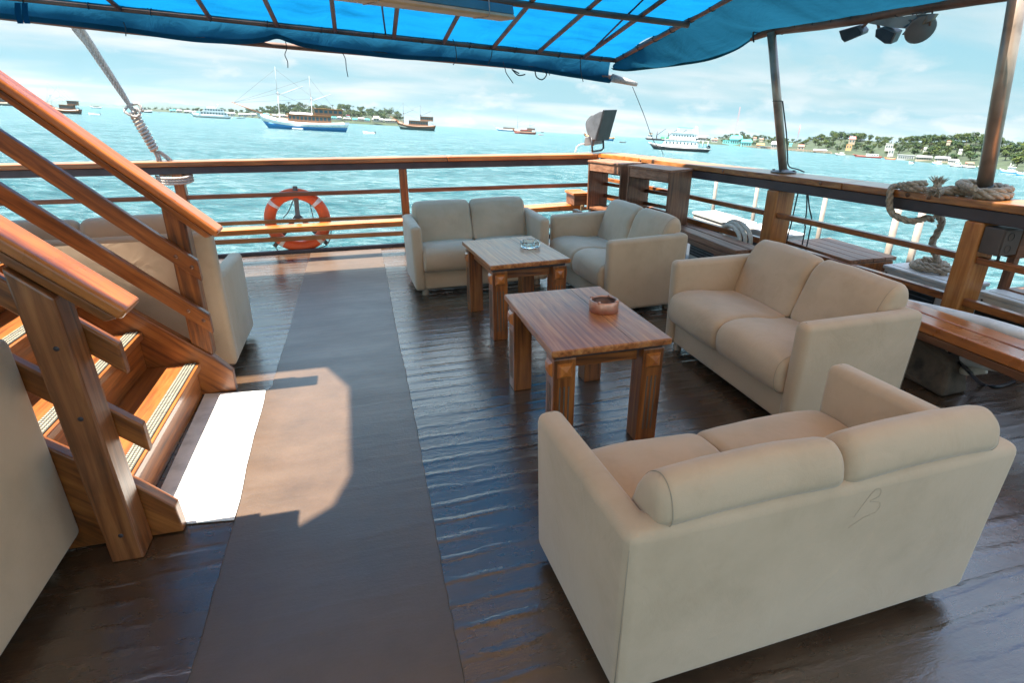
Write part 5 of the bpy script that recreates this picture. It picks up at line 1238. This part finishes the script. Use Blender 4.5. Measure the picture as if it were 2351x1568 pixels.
def boats():
    # big white and blue schooner
    T = lambda px, py: (lambda d: hgt(px, py, d))
    g, L, d, zm, B = sailboat('white and blue two-masted schooner with a long bowsprit, largest ship in view', 590, 804, 298, 'hull_white', 'hull_blue', ('house_brown', 'house_orange', 'house_orange'), 'mast_white',
             [(.245, T(636, 152), (.27, .11)), (.595, T(711, 174), (.22, .085))], True, 'cloth_white', radians(-4), .24, 1.12, False, 1.15)
    b = MB(); b.tube([(L*.47, 0, zm*1.5), (L*.47, 0, zm*1.5+3)], .06, 5, 'mast_white'); b.box((L*.47+.8, 0, zm*1.5+2.6), (1.5, .05, .45), 'flag_red'); b.box((L*.47+.8, 0, zm*1.5+2.15), (1.5, .05, .45), 'cloth_white'); b.build('flag', None, g)
    b = MB(); b.loft([[Vector((-L*.12+x, -B*.5-.4+y, z)) for y, z in ((-.5*f, .4), (0, .1), (.5*f, .4), (.4*f, .75), (-.4*f, .75))] for x, f in ((0, .3), (1.2, 1), (3.8, 1), (4.6, .8))], 'cloth_white'); tag(b.build('tender', None, g))
    sailboat('brown two-decked sailing ship with dark masts, right of the wooded headland', 908, 1001, 298, 'hull_brown', 'hull_dark_green', ('house_brown', 'house_brown', 'house_brown'), 'mast_dark', [(.20, T(889*0+932, 234), (.26, .12)), (.62, T(967, 240), (.26, .12))], True, None, radians(-8), .14, 1.5, False, 1.2, 1., 1.9)
    sailboat('dark blue and white sailing boat, left one of a pair in mid-bay', 1137, 1192, 300.5, 'hull_white', 'hull_blue', ('house_brown', 'house_brown', 'house_brown'), 'mast_dark', [(.92, T(1186, 264), (.2, .1))], False, None, radians(-10), .1)
    sailboat('reddish brown sailing boat with two masts, right one of a pair in mid-bay', 1176, 1232, 307, 'hull_brown', 'hull_red', ('house_brown', 'tarp_red', 'house_brown'), 'mast_dark', [(.72, T(1207, 272), (.2, .1))], True, 'tarp_red', radians(-10), .08)
    sailboat('blue-bowed wooden boat partly hidden behind the floodlight', 1338, 1412, 321, 'house_orange', 'hull_blue', ('house_orange', 'house_orange', 'wall_cream'), 'mast_dark', [(.55, T(1375, 296), None)], False, None, radians(-14), .05)
    sailboat('dark brown two-decked ship with two pale masts, behind the stair handrail', 108, 188, 260, 'hull_brown', 'hull_black', ('house_brown', 'house_brown', 'hull_black'), 'mast_white', [(.10, T(106, 186), None), (.42, T(135, 193), None)], True, None, radians(-25), .05, 1.5, False, .7, 1., 2.6)
    sailboat('dark brown two-decked ship cut by the left picture edge', -55, 34, 240.5, 'wall_cream', 'hull_black', ('hull_brown', 'hull_brown', 'hull_brown'), 'mast_white', [(.55, T(0, 205), None)], True, None, radians(-20), .05, 1.2, False, .7, 1., 2.0)
    sailboat('small white and black boat with a low mast, far off on the left', 205, 233, 247.5, 'hull_white', 'hull_black', ('hull_black', 'hull_black', 'hull_black'), 'mast_dark', [(.2, T(209, 236), None)], False, None, radians(-15), .02, 1.0)
    sailboat('white sailing boat with a raised bowsprit, crossed by the rope stay', 296, 350, 257, 'hull_white', 'hull_black', ('wall_cream', 'hull_white', 'hull_black'), 'mast_dark', [(.42, T(318, 232), None)], False, None, radians(-10), .28, 1.0)
    sailboat('little white sailing yacht with one tall thin mast before the low shore', 384, 400, 256.5, 'hull_white', 'hull_white', ('hull_white', 'hull_white', 'hull_white'), 'mast_white', [(.4, T(390, 222), None)], False, None, 0, .02, .8)
    sailboat('tiny dark sailing boat on the horizon in mid-bay', 1241, 1250, 304, 'hull_black', 'hull_black', ('hull_black', 'hull_black', 'hull_black'), 'mast_dark', [(.4, T(1245, 293), None)], False, None, 0, .05)
    # white motor yacht
    g, L, d = afloat('motor_yacht', 'sleek white three-decked motor yacht left of the schooner', 'yacht', 434, 531, 270, radians(-4))
    zm = L*.075; B = L*.2; hull(g, L, B, zm*1.5, zm, zm*.9, zm*.15, 'hull_white', 'hull_black', .10)
    cabin(g, 'deckhouse', -L*.28, L*.42, B*.42, zm*.9, zm*.9+2.3*L/27, 'hull_white', 'pane', 'hull_white', .4, 9, 2.)
    cabin(g, 'upper_deckhouse', -L*.18, L*.34, B*.38, zm*.9+2.5*L/27, zm*.9+4.5*L/27, 'hull_white', 'pane', 'hull_white', .5, 7, 2.2)
    cabin(g, 'flying_bridge', -L*.08, L*.14, B*.3, zm*.9+4.7*L/27, zm*.9+5.9*L/27, 'hull_white', None, None, .4, 4, 1.2)
    b = MB(); b.beam((L*.12, -B*.3, zm*.9+4.8*L/27), (L*.2, -B*.3, zm*.9+7*L/27), .25, .9, 'hull_white'); b.beam((L*.12, B*.3, zm*.9+4.8*L/27), (L*.2, B*.3, zm*.9+7*L/27), .25, .9, 'hull_white'); b.box((L*.2, 0, zm*.9+7*L/27), (1, B*.62, .2), 'hull_white'); b.lathe([(.0, 1.2), (.45, .8), (.5, .4), (.3, 0)], (L*.2, 0, zm*.9+7.1*L/27), 10, 'hull_white'); b.build('radar_arch', None, g)
    # white passenger ferry with lettering
    g, L, d = afloat('passenger_boat', 'white two-decked passenger boat with black hull and lettering on its side', 'boat', 1489, 1634, 346, radians(-6))
    zm = L*.062; B = L*.22; hull(g, L, B, zm*1.75, zm*.95, zm*.8, zm*.82, 'hull_white', 'hull_black', .10)
    s = L/30*1.32
    cabin(g, 'lower_deckhouse', -L*.27, L*.30, B*.46, zm*.9, zm*.9+2.5*s, 'hull_white', 'pane', 'hull_white', .3, 9, 1.0*s, .42, .26)
    cabin(g, 'upper_deckhouse', -L*.17, L*.25, B*.43, zm*.9+2.7*s, zm*.9+5.0*s, 'hull_white', 'pane', 'hull_white', .5, 8, 1.2*s, .42, .26)
    b = MB(); b.prism([(L*.20, -B*.40, zm*.9+5*s), (L*.27, -B*.40, zm*.9+5*s), (L*.245, -B*.40, zm*.9+7.6*s), (L*.225, -B*.40, zm*.9+7.6*s)], (0, B*.8, 0), 'hull_white'); b.build('funnel_mast', None, g)
    b = MB(); b.box((L*.07, 0, zm*.9+6.9*s), (L*.25, B*.7, .15), 'roof_teal')
    for xx in (-L*.05, L*.19):
        for yy in (-B*.33, B*.33): b.tube([(xx, yy, zm*.9+5*s), (xx, yy, zm*.9+6.9*s)], .07, 5, 'hull_white')
    b.build('sun_awning', None, g)
    b = MB(); b.box((L*.37, 0, zm*.9+2.75*s), (L*.18, B*.86, .16), 'hull_white')
    for xx in (L*.31, L*.37, L*.45):
        for yy in (-B*.42, B*.42): b.tube([(xx, yy, zm*.8), (xx, yy, zm*.9+2.7*s)], .08, 5, 'hull_white')
    b.box((L*.36, 0, zm*.9+4.6*s), (L*.16, B*.8, .14), 'hull_white'); b.box((L*.36, 0, zm*.9+3.6*s), (L*.15, B*.78, .6), 'mast_dark'); b.build('after_deck', None, g)
    b = MB(); b.lathe([(.2, -.4), (.9, -.2), (.9, .5), (.2, .7)], (L*.46, 0, zm*1.0+.6), 12, 'hull_black', axis=Matrix.Rotation(pi/2, 3, 'X')); b.build('rubber_boat', None, g)
    for txt, x, z, sz, y in (('BLACK MANTA', -L*.095, zm*.9+2.42*s, 1.05*s, B*.475),):
        cu = bpy.data.curves.new('lettering', 'FONT'); cu.body = txt; cu.size = sz*1.15; cu.extrude = .02; cu.align_x = 'CENTER'; cu.space_character = 1.12
        tmp = bpy.data.objects.new('lettering_curve', cu); COL.objects.link(tmp); bpy.context.view_layer.update()
        me = bpy.data.meshes.new_from_object(tmp.evaluated_get(bpy.context.evaluated_depsgraph_get())); bpy.data.objects.remove(tmp)
        o = bpy.data.objects.new('lettering', me); COL.objects.link(o); o.parent = g; me.materials.clear(); me.materials.append(MATS['ink'])
        o.location = (x+L*.08, -y-.02, z-.1*s); o.rotation_euler = (radians(90), 0, 0); ORIG[o.name] = Vector((0, 0, 0))
    # cargo ship with derricks
    g, L, d = afloat('cargo_ship', 'dark-hulled cargo ship with three derricks and green hatches, behind the passenger boat', 'ship', 1481, 1575, 318.0, 0, None, 1500.)
    zm = L*.045; B = L*.16; hull(g, L, B, zm*1.3, zm, zm*1.1, zm*.2, 'hull_black', 'hull_red', .04, True)
    s = L/100
    cabin(g, 'bridge_house', -L*.44, -L*.32, B*.45, zm*1.0, zm+8*s, 'hull_white', 'pane', 'hull_white', .8, 4); cabin(g, 'wheelhouse', -L*.42, -L*.33, B*.4, zm+8.2*s, zm+13*s, 'wall_cream', None, 'roof_rust', .5, 4)
    for xx, w2 in ((-.07, .10), (.06, .09), (.22, .12)):
        b = MB(); b.box((xx*L, 0, zm+2.2*s), (w2*L, B*.7, 4.4*s)); b.build('cargo_hatch', 'cargo_green', g, .3)
    for xx in (-.22, .06, .28):
        b = MB(); b.tube([(xx*L, 0, zm), (xx*L, 0, zm+17*s)], 1.1*s, 8, 'mast_dark'); b.tube([(xx*L, 0, zm+8*s), (xx*L+20*s, 0, zm+24*s)], .7*s, 6, 'mast_dark'); b.build('derrick', None, g)
    # skiffs and dinghies
    def skiff(label, xl, xr, y, mat, motor=True, head=0.):
        g, L, d = afloat('skiff', label, 'boat', xl, xr, y, head, 'small open boats'); B = max(1.1, L*.24)
        rings = []
        for i in range(9):
            t = i/8; hb = B/2*min(1, t/.35+.05)**.7; z = .55+.5*(1-t)**2; x = -L/2+t*L
            rings.append([Vector((x, -hb, z)), Vector((x, -hb*.7, -.1)), Vector((x, hb*.7, -.1)), Vector((x, hb, z)), Vector((x, hb*.85, z-.05)), Vector((x, hb*.6, .15)), Vector((x, -hb*.6, .15)), Vector((x, -hb*.85, z-.05))])
        b = MB(); b.loft(rings, mat); b.build('hull', None, g)
        if motor: b = MB(); b.box((L/2+.1, 0, .75), (.5, .4, .9), 'hull_black'); b.build('outboard_motor', None, g, .1)
        b = MB(); b.box((L*.1, 0, .55), (L*.08, B*.8, .08), 'house_brown'); b.box((L*.3, 0, .55), (L*.08, B*.8, .08), 'house_brown'); b.build('thwart', None, g)
        return g
    skiff('long low skiff with a black outboard, right of the schooner\'s stern', 833, 860, 306.5, 'hull_white', True, radians(-8))
    skiff('white rubber dinghy in front of the distant left boats', 200, 226, 263, 'hull_white'); skiff('tiny dark skiff near the crossed white boat', 361, 370, 258.5, 'hull_black', False)
    skiff('tiny red skiff right of the pair of sailing boats', 1237, 1249, 309.5, 'hull_red', False); skiff('small dark skiff right of the floodlight', 1424, 1438, 327, 'hull_black')
    skiff('thin dark canoe behind the motor yacht\'s stern', 542, 562, 271.5, 'hull_black', False); skiff('small grey boat alone off the right-hand town shore', 2094, 2104, 376, 'hull_white')
boats()

# ------------------------------------------------------------------ shores
def lerp_px(tab, x):
    if x <= tab[0][0]: return tab[0][1]
    for (a, b), (c, d) in zip(tab, tab[1:]):
        if x <= c: return b+(d-b)*(x-a)/(c-a)
    return tab[-1][1]
TREES = []
def make_trees():
    rnd = random.Random(11)
    for k in range(6):
        b = MB(); H = 1.; palm = k == 5
        b.tube([(0, 0, -.05), (.02, .01, .30), (.0, .03, .62)], [.035, .028, .014], 6, 'bark')
        if palm:
            b.tube([(0, .03, .6), (.03, .03, .85)], [.018, .014], 5, 'bark')
            for j in range(16):
                a = j*2.4; e = .55*((j % 3)-.4); P0 = Vector((.03, .03, .85)); prev = P0; up_ = Vector((cos(a), sin(a), 0))
                for t in (1, 2, 3):
                    q = P0+up_*.14*t+Vector((0, 0, .10*e*t+.07*t-.035*t*t)); sd = Vector((-sin(a), cos(a), 0))*(.05-.012*t)
                    b.add([prev-sd, prev+sd, q+sd*.7, q-sd*.7], [(0, 1, 2, 3)], 'leaves'); prev = q
        else:
            lobes = [(Vector((rnd.uniform(-.26, .26), rnd.uniform(-.26, .26), rnd.uniform(.38, .86))), rnd.uniform(.13, .24)) for _ in range(13)]
            for c, r in lobes[:7]: b.tube([(0, .02, .35+.1*r), (c.x*.6, c.y*.6, c.z*.8), c], [.016, .01, .004], 4, 'bark')
            for j, (c, r) in enumerate(lobes):
                mt = 'leaves' if rnd.random() < .6 else 'leaves_dark'
                for _ in range(34):
                    n = Vector((rnd.gauss(0, 1), rnd.gauss(0, 1), rnd.gauss(.25, 1))).normalized(); p = c+n*r*rnd.uniform(.55, 1.05)
                    t = n.cross(Vector((rnd.uniform(-1, 1), rnd.uniform(-1, 1), rnd.uniform(-1, 1)))).normalized(); n2 = (n+Vector((rnd.uniform(-.6, .6), rnd.uniform(-.6, .6), rnd.uniform(-.3, .9)))).normalized(); t = (t-n2*t.dot(n2)).normalized(); s_ = n2.cross(t); w_ = rnd.uniform(.035, .065)
                    b.add([p-t*w_, p+s_*w_*.8, p+t*w_*1.1, p-s_*w_*.8], [(0, 1, 2, 3)], mt)
        o = b.build('tree'); TREES.append(o)
make_trees()
SEAM = Matrix.Identity(4)
def seabasis(px):
    fwd = seadir(px); right = fwd.cross(SN).normalized(); m_ = Matrix.Identity(3)
    for i in range(3): m_[i][0] = right[i]; m_[i][1] = fwd[i]; m_[i][2] = SN[i]
    return m_
tree_used = [False]*6
def plant(p, px, h, k, label, group, rnd, wide=1.):
    src = TREES[k]; o = src if not tree_used[k] else src.copy()
    if tree_used[k]: COL.objects.link(o)
    tree_used[k] = True
    m_ = (seabasis(px) @ Matrix.Rotation(rnd.uniform(0, 6.28), 3, 'Z')).to_4x4(); m_.translation = p
    o.matrix_world = m_ @ Matrix.Diagonal((h*wide, h*wide, h, 1)); tag(o, label, 'tree', group)
def shore(nm, base, top, dist, xs_, depth, label, under=10):
    mb = MB(); rows = []
    for x in xs_:
        yb, yt = lerp_px(base, x), lerp_px(top, x); d0 = dist(x); row = []
        for t, f in ((-.02, .98), (.02, 1.0), (.25, 1+depth*.3), (.6, 1+depth*.7), (1, 1+depth)):
            y = yb+1.2 if t < 0 else yb+(yt+min(under, (yb-yt)*.42)-yb)*t
            p = onray(x, y, d0*f)
            if t < 0: p = p-SN*((p-CAM).dot(SN)+5.2+.6)
            row.append(p)
        back = row[-1]+seadir(x)*d0*depth*.6; back = back-SN*((back-CAM).dot(SN)+5.7); row.append(back); rows.append(row)
    n = len(rows[0]); fs = []; vs = [p for r in rows for p in r]
    for i in range(len(rows)-1):
        for k in range(n-1): a = i*n+k; fs.append((a, a+n, a+n+1, a+1))
    mb.add(vs, fs, 'land_soil', True); o = mb.build(nm); tag(o, label, kind='structure')
def house(label, px, py, wpx, hpx, d, wall, roof, group, gable=True, nm='house', cat='house', depthf=.7):
    p = onray(px, py, d); mpp = d/FPX*(1/ (seadir(px).dot(FW)**2+.0)) if False else 2*math.tan(seadir(px-wpx/2).angle(seadir(px+wpx/2))/2)*d/wpx
    W, Hh = wpx*mpp, hpx*mpp; o = bpy.data.objects.new(nm, None); COL.objects.link(o); ORIG[o.name] = Vector((0, 0, 0))
    m_ = seabasis(px).to_4x4(); m_.translation = p; o.matrix_world = m_; tag(o, label, cat, group)
    D = W*depthf; wh = Hh*(.58 if gable else .92)
    b = MB(); b.box((0, D/2, (wh-1.5)/2), (W*.92, D*.92, wh+1.5)); b.build('wall', wall, o)
    b = MB()
    if gable: b.hexa([(-W/2, -D*.04, wh), (W/2, -D*.04, wh), (W/2, D*1.0, wh), (-W/2, D*1.0, wh), (-W*.42, D*.46, Hh), (W*.42, D*.46, Hh), (W*.42, D*.5, Hh), (-W*.42, D*.5, Hh)])
    else: b.box((0, D/2, Hh*.96), (W, D, Hh*.09))
    b.build('roof', roof, o)
    if wpx > 7:
        for k in range(max(2, int(wpx/6))):
            n_ = max(2, int(wpx/6)); x = -W*.42+W*.84*(k+.5)/n_; q = MB(); q.box((x, D*.035, wh*.5), (W*.84/n_*.5, .06*D, wh*.4), 'pane'); q.build('window', None, o)
    return o
def land():
    rnd = random.Random(5)
    # ---- right-hand town shore
    baseR = [(1560, 320), (1640, 326.5), (1700, 336), (1760, 341), (1835, 347), (1919, 353.5), (2030, 362), (2098, 369.5), (2219, 381), (2265, 385), (2351, 395), (2450, 408)]
    topR = [(1560, 316), (1630, 318), (1664, 305), (1700, 302), (1734, 307), (1790, 312), (1835, 317), (1890, 308), (1930, 307), (1993, 313), (2050, 319), (2098, 317), (2164, 317), (2241, 315), (2300, 326), (2351, 340), (2450, 362)]
    dR = lambda x: min(1150, seadist(sea(x, lerp_px(baseR, x))))
    shore('town_shore', baseR, topR, dR, list(range(1600, 2460, 18)), .42, 'wooded hilly shore of the town on the right', 9)
    kinds = ['round leafy tree on the wooded town shore', 'broad crowned tree on the wooded town shore', 'uneven bushy tree on the wooded town shore', 'dense leafy tree on the wooded town shore', 'loose crowned tree on the wooded town shore', 'palm tree on the wooded town shore']
    for rowi, (t0, t1, cnt) in enumerate(((.93, 1.0, 62), (.66, .92, 62), (.38, .62, 52), (.12, .36, 40))):
        for i in range(cnt):
            x = 1622+(2440-1622)*(i+rnd.uniform(0, 1))/cnt; t = rnd.uniform(t0, t1); yb, yt = lerp_px(baseR, x), lerp_px(topR, x); hh = yb-yt
            if t < .36 and rnd.random() < .35: continue
            d = dR(x)*(1+.42*(t if t > .25 else t*1.2)); y = yb+(yt+min(9, hh*.42)-yb)*t
            p = onray(x, y+1.0, d); hpx = max(5.5, min(17, hh*rnd.uniform(.20, .33)))*(1 if rowi else .95); h = hpx*d/FPX*1.02
            k = rnd.choice((0, 1, 2, 3, 4, 0, 1, 2, 3, 4, 5)); plant(p, x, h, k, kinds[k], 'trees on the town shore', rnd, rnd.uniform(1.15, 1.7))
    def HR(label, px, t, wpx, hpx, wall, roof, gable=True, **kw):
        yb, yt = lerp_px(baseR, px), lerp_px(topR, px); y = yb+(yt-yb)*t; house(label, px, y, wpx, hpx, dR(px)*(1+.25*t)-2, wall, roof, 'buildings along the town shore', gable, **kw)
    HR('large hall with a steep bright turquoise roof on the town waterfront', 1688, .08, 30, 21, 'wall_teal', 'roof_teal', nm='hall', cat='hall'); HR('smaller turquoise-roofed wing right of the large turquoise hall', 1712, .05, 26, 16, 'wall_teal', 'roof_teal', nm='hall', cat='hall')
    HR('low turquoise shed left of the large turquoise hall', 1667, .06, 18, 8, 'wall_teal', 'roof_teal', False, nm='shed', cat='shed')
    for lab, px, t, w_, h_, wl, rf, gb in (('long white waterfront shed at the left end of the town', 1605, .2, 34, 9, 'wall_white', 'roof_white', True), ('small white house left of the turquoise hall', 1640, .12, 15, 8, 'wall_white', 'roof_rust', True),
            ('orange-roofed pavilion on the quay right of the turquoise hall', 1745, .05, 20, 10, 'wall_cream', 'house_orange', True), ('big white warehouse with a pale roof left of the slim pole', 1783, .10, 30, 16, 'wall_white', 'roof_white', True),
            ('row of low pale sheds on the quay before the warehouse', 1765, .0, 46, 6, 'wall_cream', 'roof_grey', False), ('white house high among the trees left of the slim pole', 1733, .62, 8, 5, 'wall_white', 'roof_rust', True),
            ('pinkish house among trees above the turquoise hall', 1748, .55, 9, 6, 'wall_cream', 'roof_rust', True), ('tall house with a red roof standing among the trees', 1955, .60, 16, 17, 'wall_cream', 'tarp_red', True), ('orange cut bank house beneath the red-roofed one', 1948, .30, 14, 12, 'soil_cut', 'house_orange', False),
            ('cream house on the bare bank right of the slim pole', 1838, .15, 16, 12, 'wall_cream', 'roof_rust', True), ('long low white hall on the shore right of the slim pole', 1882, .05, 34, 7, 'wall_white', 'roof_grey', True), ('small blue-roofed hut on the slope right of the slim pole', 1815, .42, 7, 5, 'wall_teal', 'roof_teal', True),
            ('white round-topped tank house on the slope', 2040, .46, 19, 15, 'wall_white', 'roof_white', False), ('narrow white stair building below the tank house', 2044, .18, 14, 17, 'wall_white', 'roof_white', False), ('white house on the slope right of the tank house', 2125, .45, 12, 11, 'wall_white', 'roof_grey', True),
            ('big white harbour building with dark doorways', 2078, .02, 42, 13, 'wall_white', 'roof_white', False), ('grey-roofed long shed at the harbour', 2120, .10, 40, 11, 'wall_cream', 'roof_grey', True), ('pale shed with a wide grey roof right of the long shed', 2162, .10, 38, 13, 'wall_cream', 'roof_grey', True),
            ('white house low on the shore near the thick pole', 2188, .08, 26, 10, 'wall_white', 'roof_white', True), ('cream house low on the shore near the thick pole', 2225, .05, 22, 8, 'wall_cream', 'roof_rust', True), ('small white house high in the trees near the thick pole', 2205, .50, 9, 7, 'wall_white', 'roof_grey', True), ('tiny cream house on the crest near the thick pole', 2178, .82, 10, 6, 'wall_cream', 'roof_rust', True), ('little hut at the waterline near the thick pole', 2262, .03, 16, 7, 'wall_white', 'roof_rust', True)):
        HR(lab, px, t, w_, h_, wl, rf, gb)
    # quay and pier
    b = MB(); rows = []
    for x in range(1700, 1912, 8):
        y = lerp_px(baseR, x)+.2; d = dR(x)*.985; p = onray(x, y, d); p = p-SN*((p-CAM).dot(SN)+5.2); f = seadir(x); rows.append([p+SN*1.0, p+SN*1.9, p+SN*1.9+f*6, p+SN*1.0+f*6])
        b.tube([p-SN*1, p+SN*1.2], .35, 5, 'quay')
    b.loft(rows, 'quay', False); tag(b.build('pier', None, None), 'long low brown pier on piles along the town shore', 'pier')
    for lab, px, py, wpx in (('thin lattice radio mast above the turquoise hall', 1688, 258, 3.2), ('distant thin radio mast right of the slim pole', 1830, 294, 2.2)):
        d = dR(px)*1.2; b = MB(); p = onray(px, lerp_px(topR, px)+6, d); H = (lerp_px(topR, px)+6-py)*d/FPX*1.03; w2 = wpx*d/FPX/2; m_ = seabasis(px)
        for sx in (-1, 1):
            for sy in (-1, 1): b.tube([p+m_ @ Vector((sx*w2, sy*w2, 0)), p+m_ @ Vector((sx*w2*.25, sy*w2*.25, H))], .16, 4, 'mast_white' if int(px) % 2 else 'tarp_red')
        for k in range(12):
            z = H*k/12; q = 1-.75*k/12; b.tube([p+m_ @ Vector((-w2*q, -w2*q, z)), p+m_ @ Vector((w2*q*.95, -w2*q*.95, z+H/12))], .12, 4, 'mast_white')
        tag(b.build('radio_mast', None, None, loc=p), lab, 'mast')
    # moored boats along the town shore
    def moored(label, xl, xr, up, lo, house_, dy=0., mastp=None, tall=1.):
        xm = (xl+xr)/2; y = lerp_px(baseR, xm)+2.0+dy; g, L, d = afloat('moored_boat', label, 'boat', xl, xr, y, 0, 'boats moored along the town shore', min(1100, seadist(sea(xm, y))))
        zm = L*.06*tall+.5; B = L*.24; hull(g, L, B, zm*1.7, zm, zm*1.15, zm*.4, up, lo)
        cabin(g, 'deckhouse', -L*.05, L*.36, B*.36, zm*.9, zm*.9+L*.07*tall+.8, house_, 'pane', house_, .2, 5)
        if mastp: b = MB(); b.tube([(L*.02, 0, zm), (L*.02, 0, zm+L*mastp)], .12, 5, 'mast_white'); b.tube([(L*.02, 0, zm+L*mastp*.5), (L*.22, 0, zm+L*mastp*.8)], .08, 5, 'mast_white'); b.build('mast', None, g)
    moored('white and black tug moored beside the red barge', 1920, 1944, 'hull_white', 'hull_black', 'hull_white'); moored('long rust-red barge along the town shore', 1960, 2030, 'hull_red', 'hull_red', 'hull_white', 0, None, .5)
    moored('orange and cream boat right of the red barge', 2034, 2062, 'house_orange', 'hull_red', 'wall_cream', 0, None, .8); moored('blue and white boat before the harbour sheds', 2146, 2170, 'hull_white', 'hull_blue', 'hull_white', 1)
    moored('white fishing boat with a mast near the thick pole', 2186, 2216, 'hull_white', 'hull_black', 'hull_white', 2, .5); moored('long white boat with a raised cabin near the thick pole', 2214, 2248, 'hull_white', 'hull_black', 'wall_cream', 2)
    moored('blue and white ferry just right of the thick pole', 2304, 2346, 'hull_white', 'hull_blue', 'hull_white', 4, .5, 1.3); moored('blue and white boat cut by the right picture edge', 2342, 2386, 'hull_white', 'hull_blue', 'hull_white', 6, .4, 1.3)
    moored('small white boat close under the town trees', 2252, 2276, 'hull_white', 'hull_black', 'hull_white', 1)
    # ---- wooded headland on the left
    baseL = [(310, 250.5), (356, 253), (417, 257.5), (478, 262), (536, 264.5), (640, 268), (770, 273), (860, 278.5), (927, 281.5)]
    topL = [(310, 249.0), (356, 246.5), (440, 247.5), (536, 249), (590, 250), (610, 245), (640, 242), (700, 241), (740, 246), (770, 246), (800, 245), (828, 248), (860, 251), (900, 253), (918, 257), (930, 274)]
    dL = lambda x: 1250.+max(0, 600-x)*3.2
    shore('headland', baseL, topL, dL, list(range(310, 934, 14)), .25, 'wooded headland across the bay on the left', 7)
    kl = [k.replace('town shore', 'headland') for k in kinds]
    for rowi, (t0, t1, cnt) in enumerate(((.9, 1.0, 62), (.5, .85, 56), (.18, .48, 44))):
        for i in range(cnt):
            x = (330 if rowi < 2 else 560)+(925-(330 if rowi < 2 else 560))*(i+rnd.uniform(0, 1))/cnt; yb, yt = lerp_px(baseL, x), lerp_px(topL, x); hh = yb-yt; t = rnd.uniform(t0, t1)
            d = dL(x)*(1+.25*t); y = yb+(yt+min(7, hh*.42)-yb)*t; hpx = max(3.5, min(13, hh*rnd.uniform(.28, .5))); k = rnd.choice((0, 1, 2, 3, 4, 0, 1, 2, 3, 5))
            plant(onray(x, y+.6, d), x, hpx*d/FPX*1.02, k, kl[k], 'trees on the headland', rnd, rnd.uniform(1.2, 1.9))
    cols = [('wall_white', 'roof_grey'), ('wall_white', 'roof_white'), ('wall_cream', 'roof_rust'), ('wall_white', 'roof_teal'), ('wall_cream', 'roof_grey')]
    words = {'roof_grey': 'grey', 'roof_white': 'white', 'roof_rust': 'rusty', 'roof_teal': 'turquoise'}
    for i in range(34):
        x = 398+i*15.4+rnd.uniform(-4, 4); wl, rf = cols[rnd.randrange(5)]; yb = lerp_px(baseL, x)
        house('low shore house with a %s roof in the row along the headland' % words[rf], x, yb-.3, rnd.uniform(10, 19), rnd.uniform(4.5, 7.5), dL(x)*.995, wl, rf, 'houses along the headland shore')
    house('cream house with a pale hipped roof at the foot of the headland', 734*0+872-8, 278, 15, 12, 1225, 'wall_cream', 'wall_cream', 'houses along the headland shore')
    # far blue hills
    mb = MB(); rows = []
    rid = [(-40, 228), (60, 232), (127, 231.5), (167, 230.5), (220, 236), (273, 241), (310, 238), (355, 233), (415, 238), (496, 245.5), (560, 252)]
    for x in range(-40, 561, 12):
        y = lerp_px(rid, x)+1.0*sin(x*.21)+.6*sin(x*.53); p = onray(x, y, 9000); f = seadir(x); q = CAM+f*8400-SN*5.4; r = p+f*900; r = r-SN*((r-CAM).dot(SN)+5.6)
        rows.append([q, q.lerp(p, .55)+SN*(8*sin(x*.37)), p, r])
    n = 4; fs = []
    for i in range(len(rows)-1):
        for k in range(n-1): a = i*n+k; fs.append((a, a+n, a+n+1, a+1))
    mb.add([p for r in rows for p in r], fs, 'hill_green', True); tag(mb.build('hills'), 'far pale blue hills on the left horizon', kind='structure')
land()

# ------------------------------------------------------------------ sea air
def haze():
    X = (Vector((1, 0, 0))-SN*SN.x).normalized(); Y = SN.cross(X); R = 13000; b = MB()
    P = lambda x, y, z: SEA0+X*x+Y*y+SN*z
    b.hexa([P(-R, -R, -2.5), P(R, -R, -2.5), P(R, R, -2.5), P(-R, R, -2.5), P(-R, -R, 190), P(R, -R, 190), P(R, R, 190), P(-R, R, 190)])
    mt = bpy.data.materials.new('sea_air'); mt.use_nodes = True; t = mt.node_tree; t.nodes.clear(); MATS['sea_air'] = mt
    out = t.nodes.new('ShaderNodeOutputMaterial'); v = t.nodes.new('ShaderNodeVolumePrincipled'); v.inputs['Density'].default_value = HAZE; v.inputs['Color'].default_value = (.80, .95, 1, 1); v.inputs['Anisotropy'].default_value = .2
    t.links.new(v.outputs[0], out.inputs['Volume']); tag(b.build('haze', 'sea_air'), kind='stuff')
HAZE = 2.6e-5
haze()
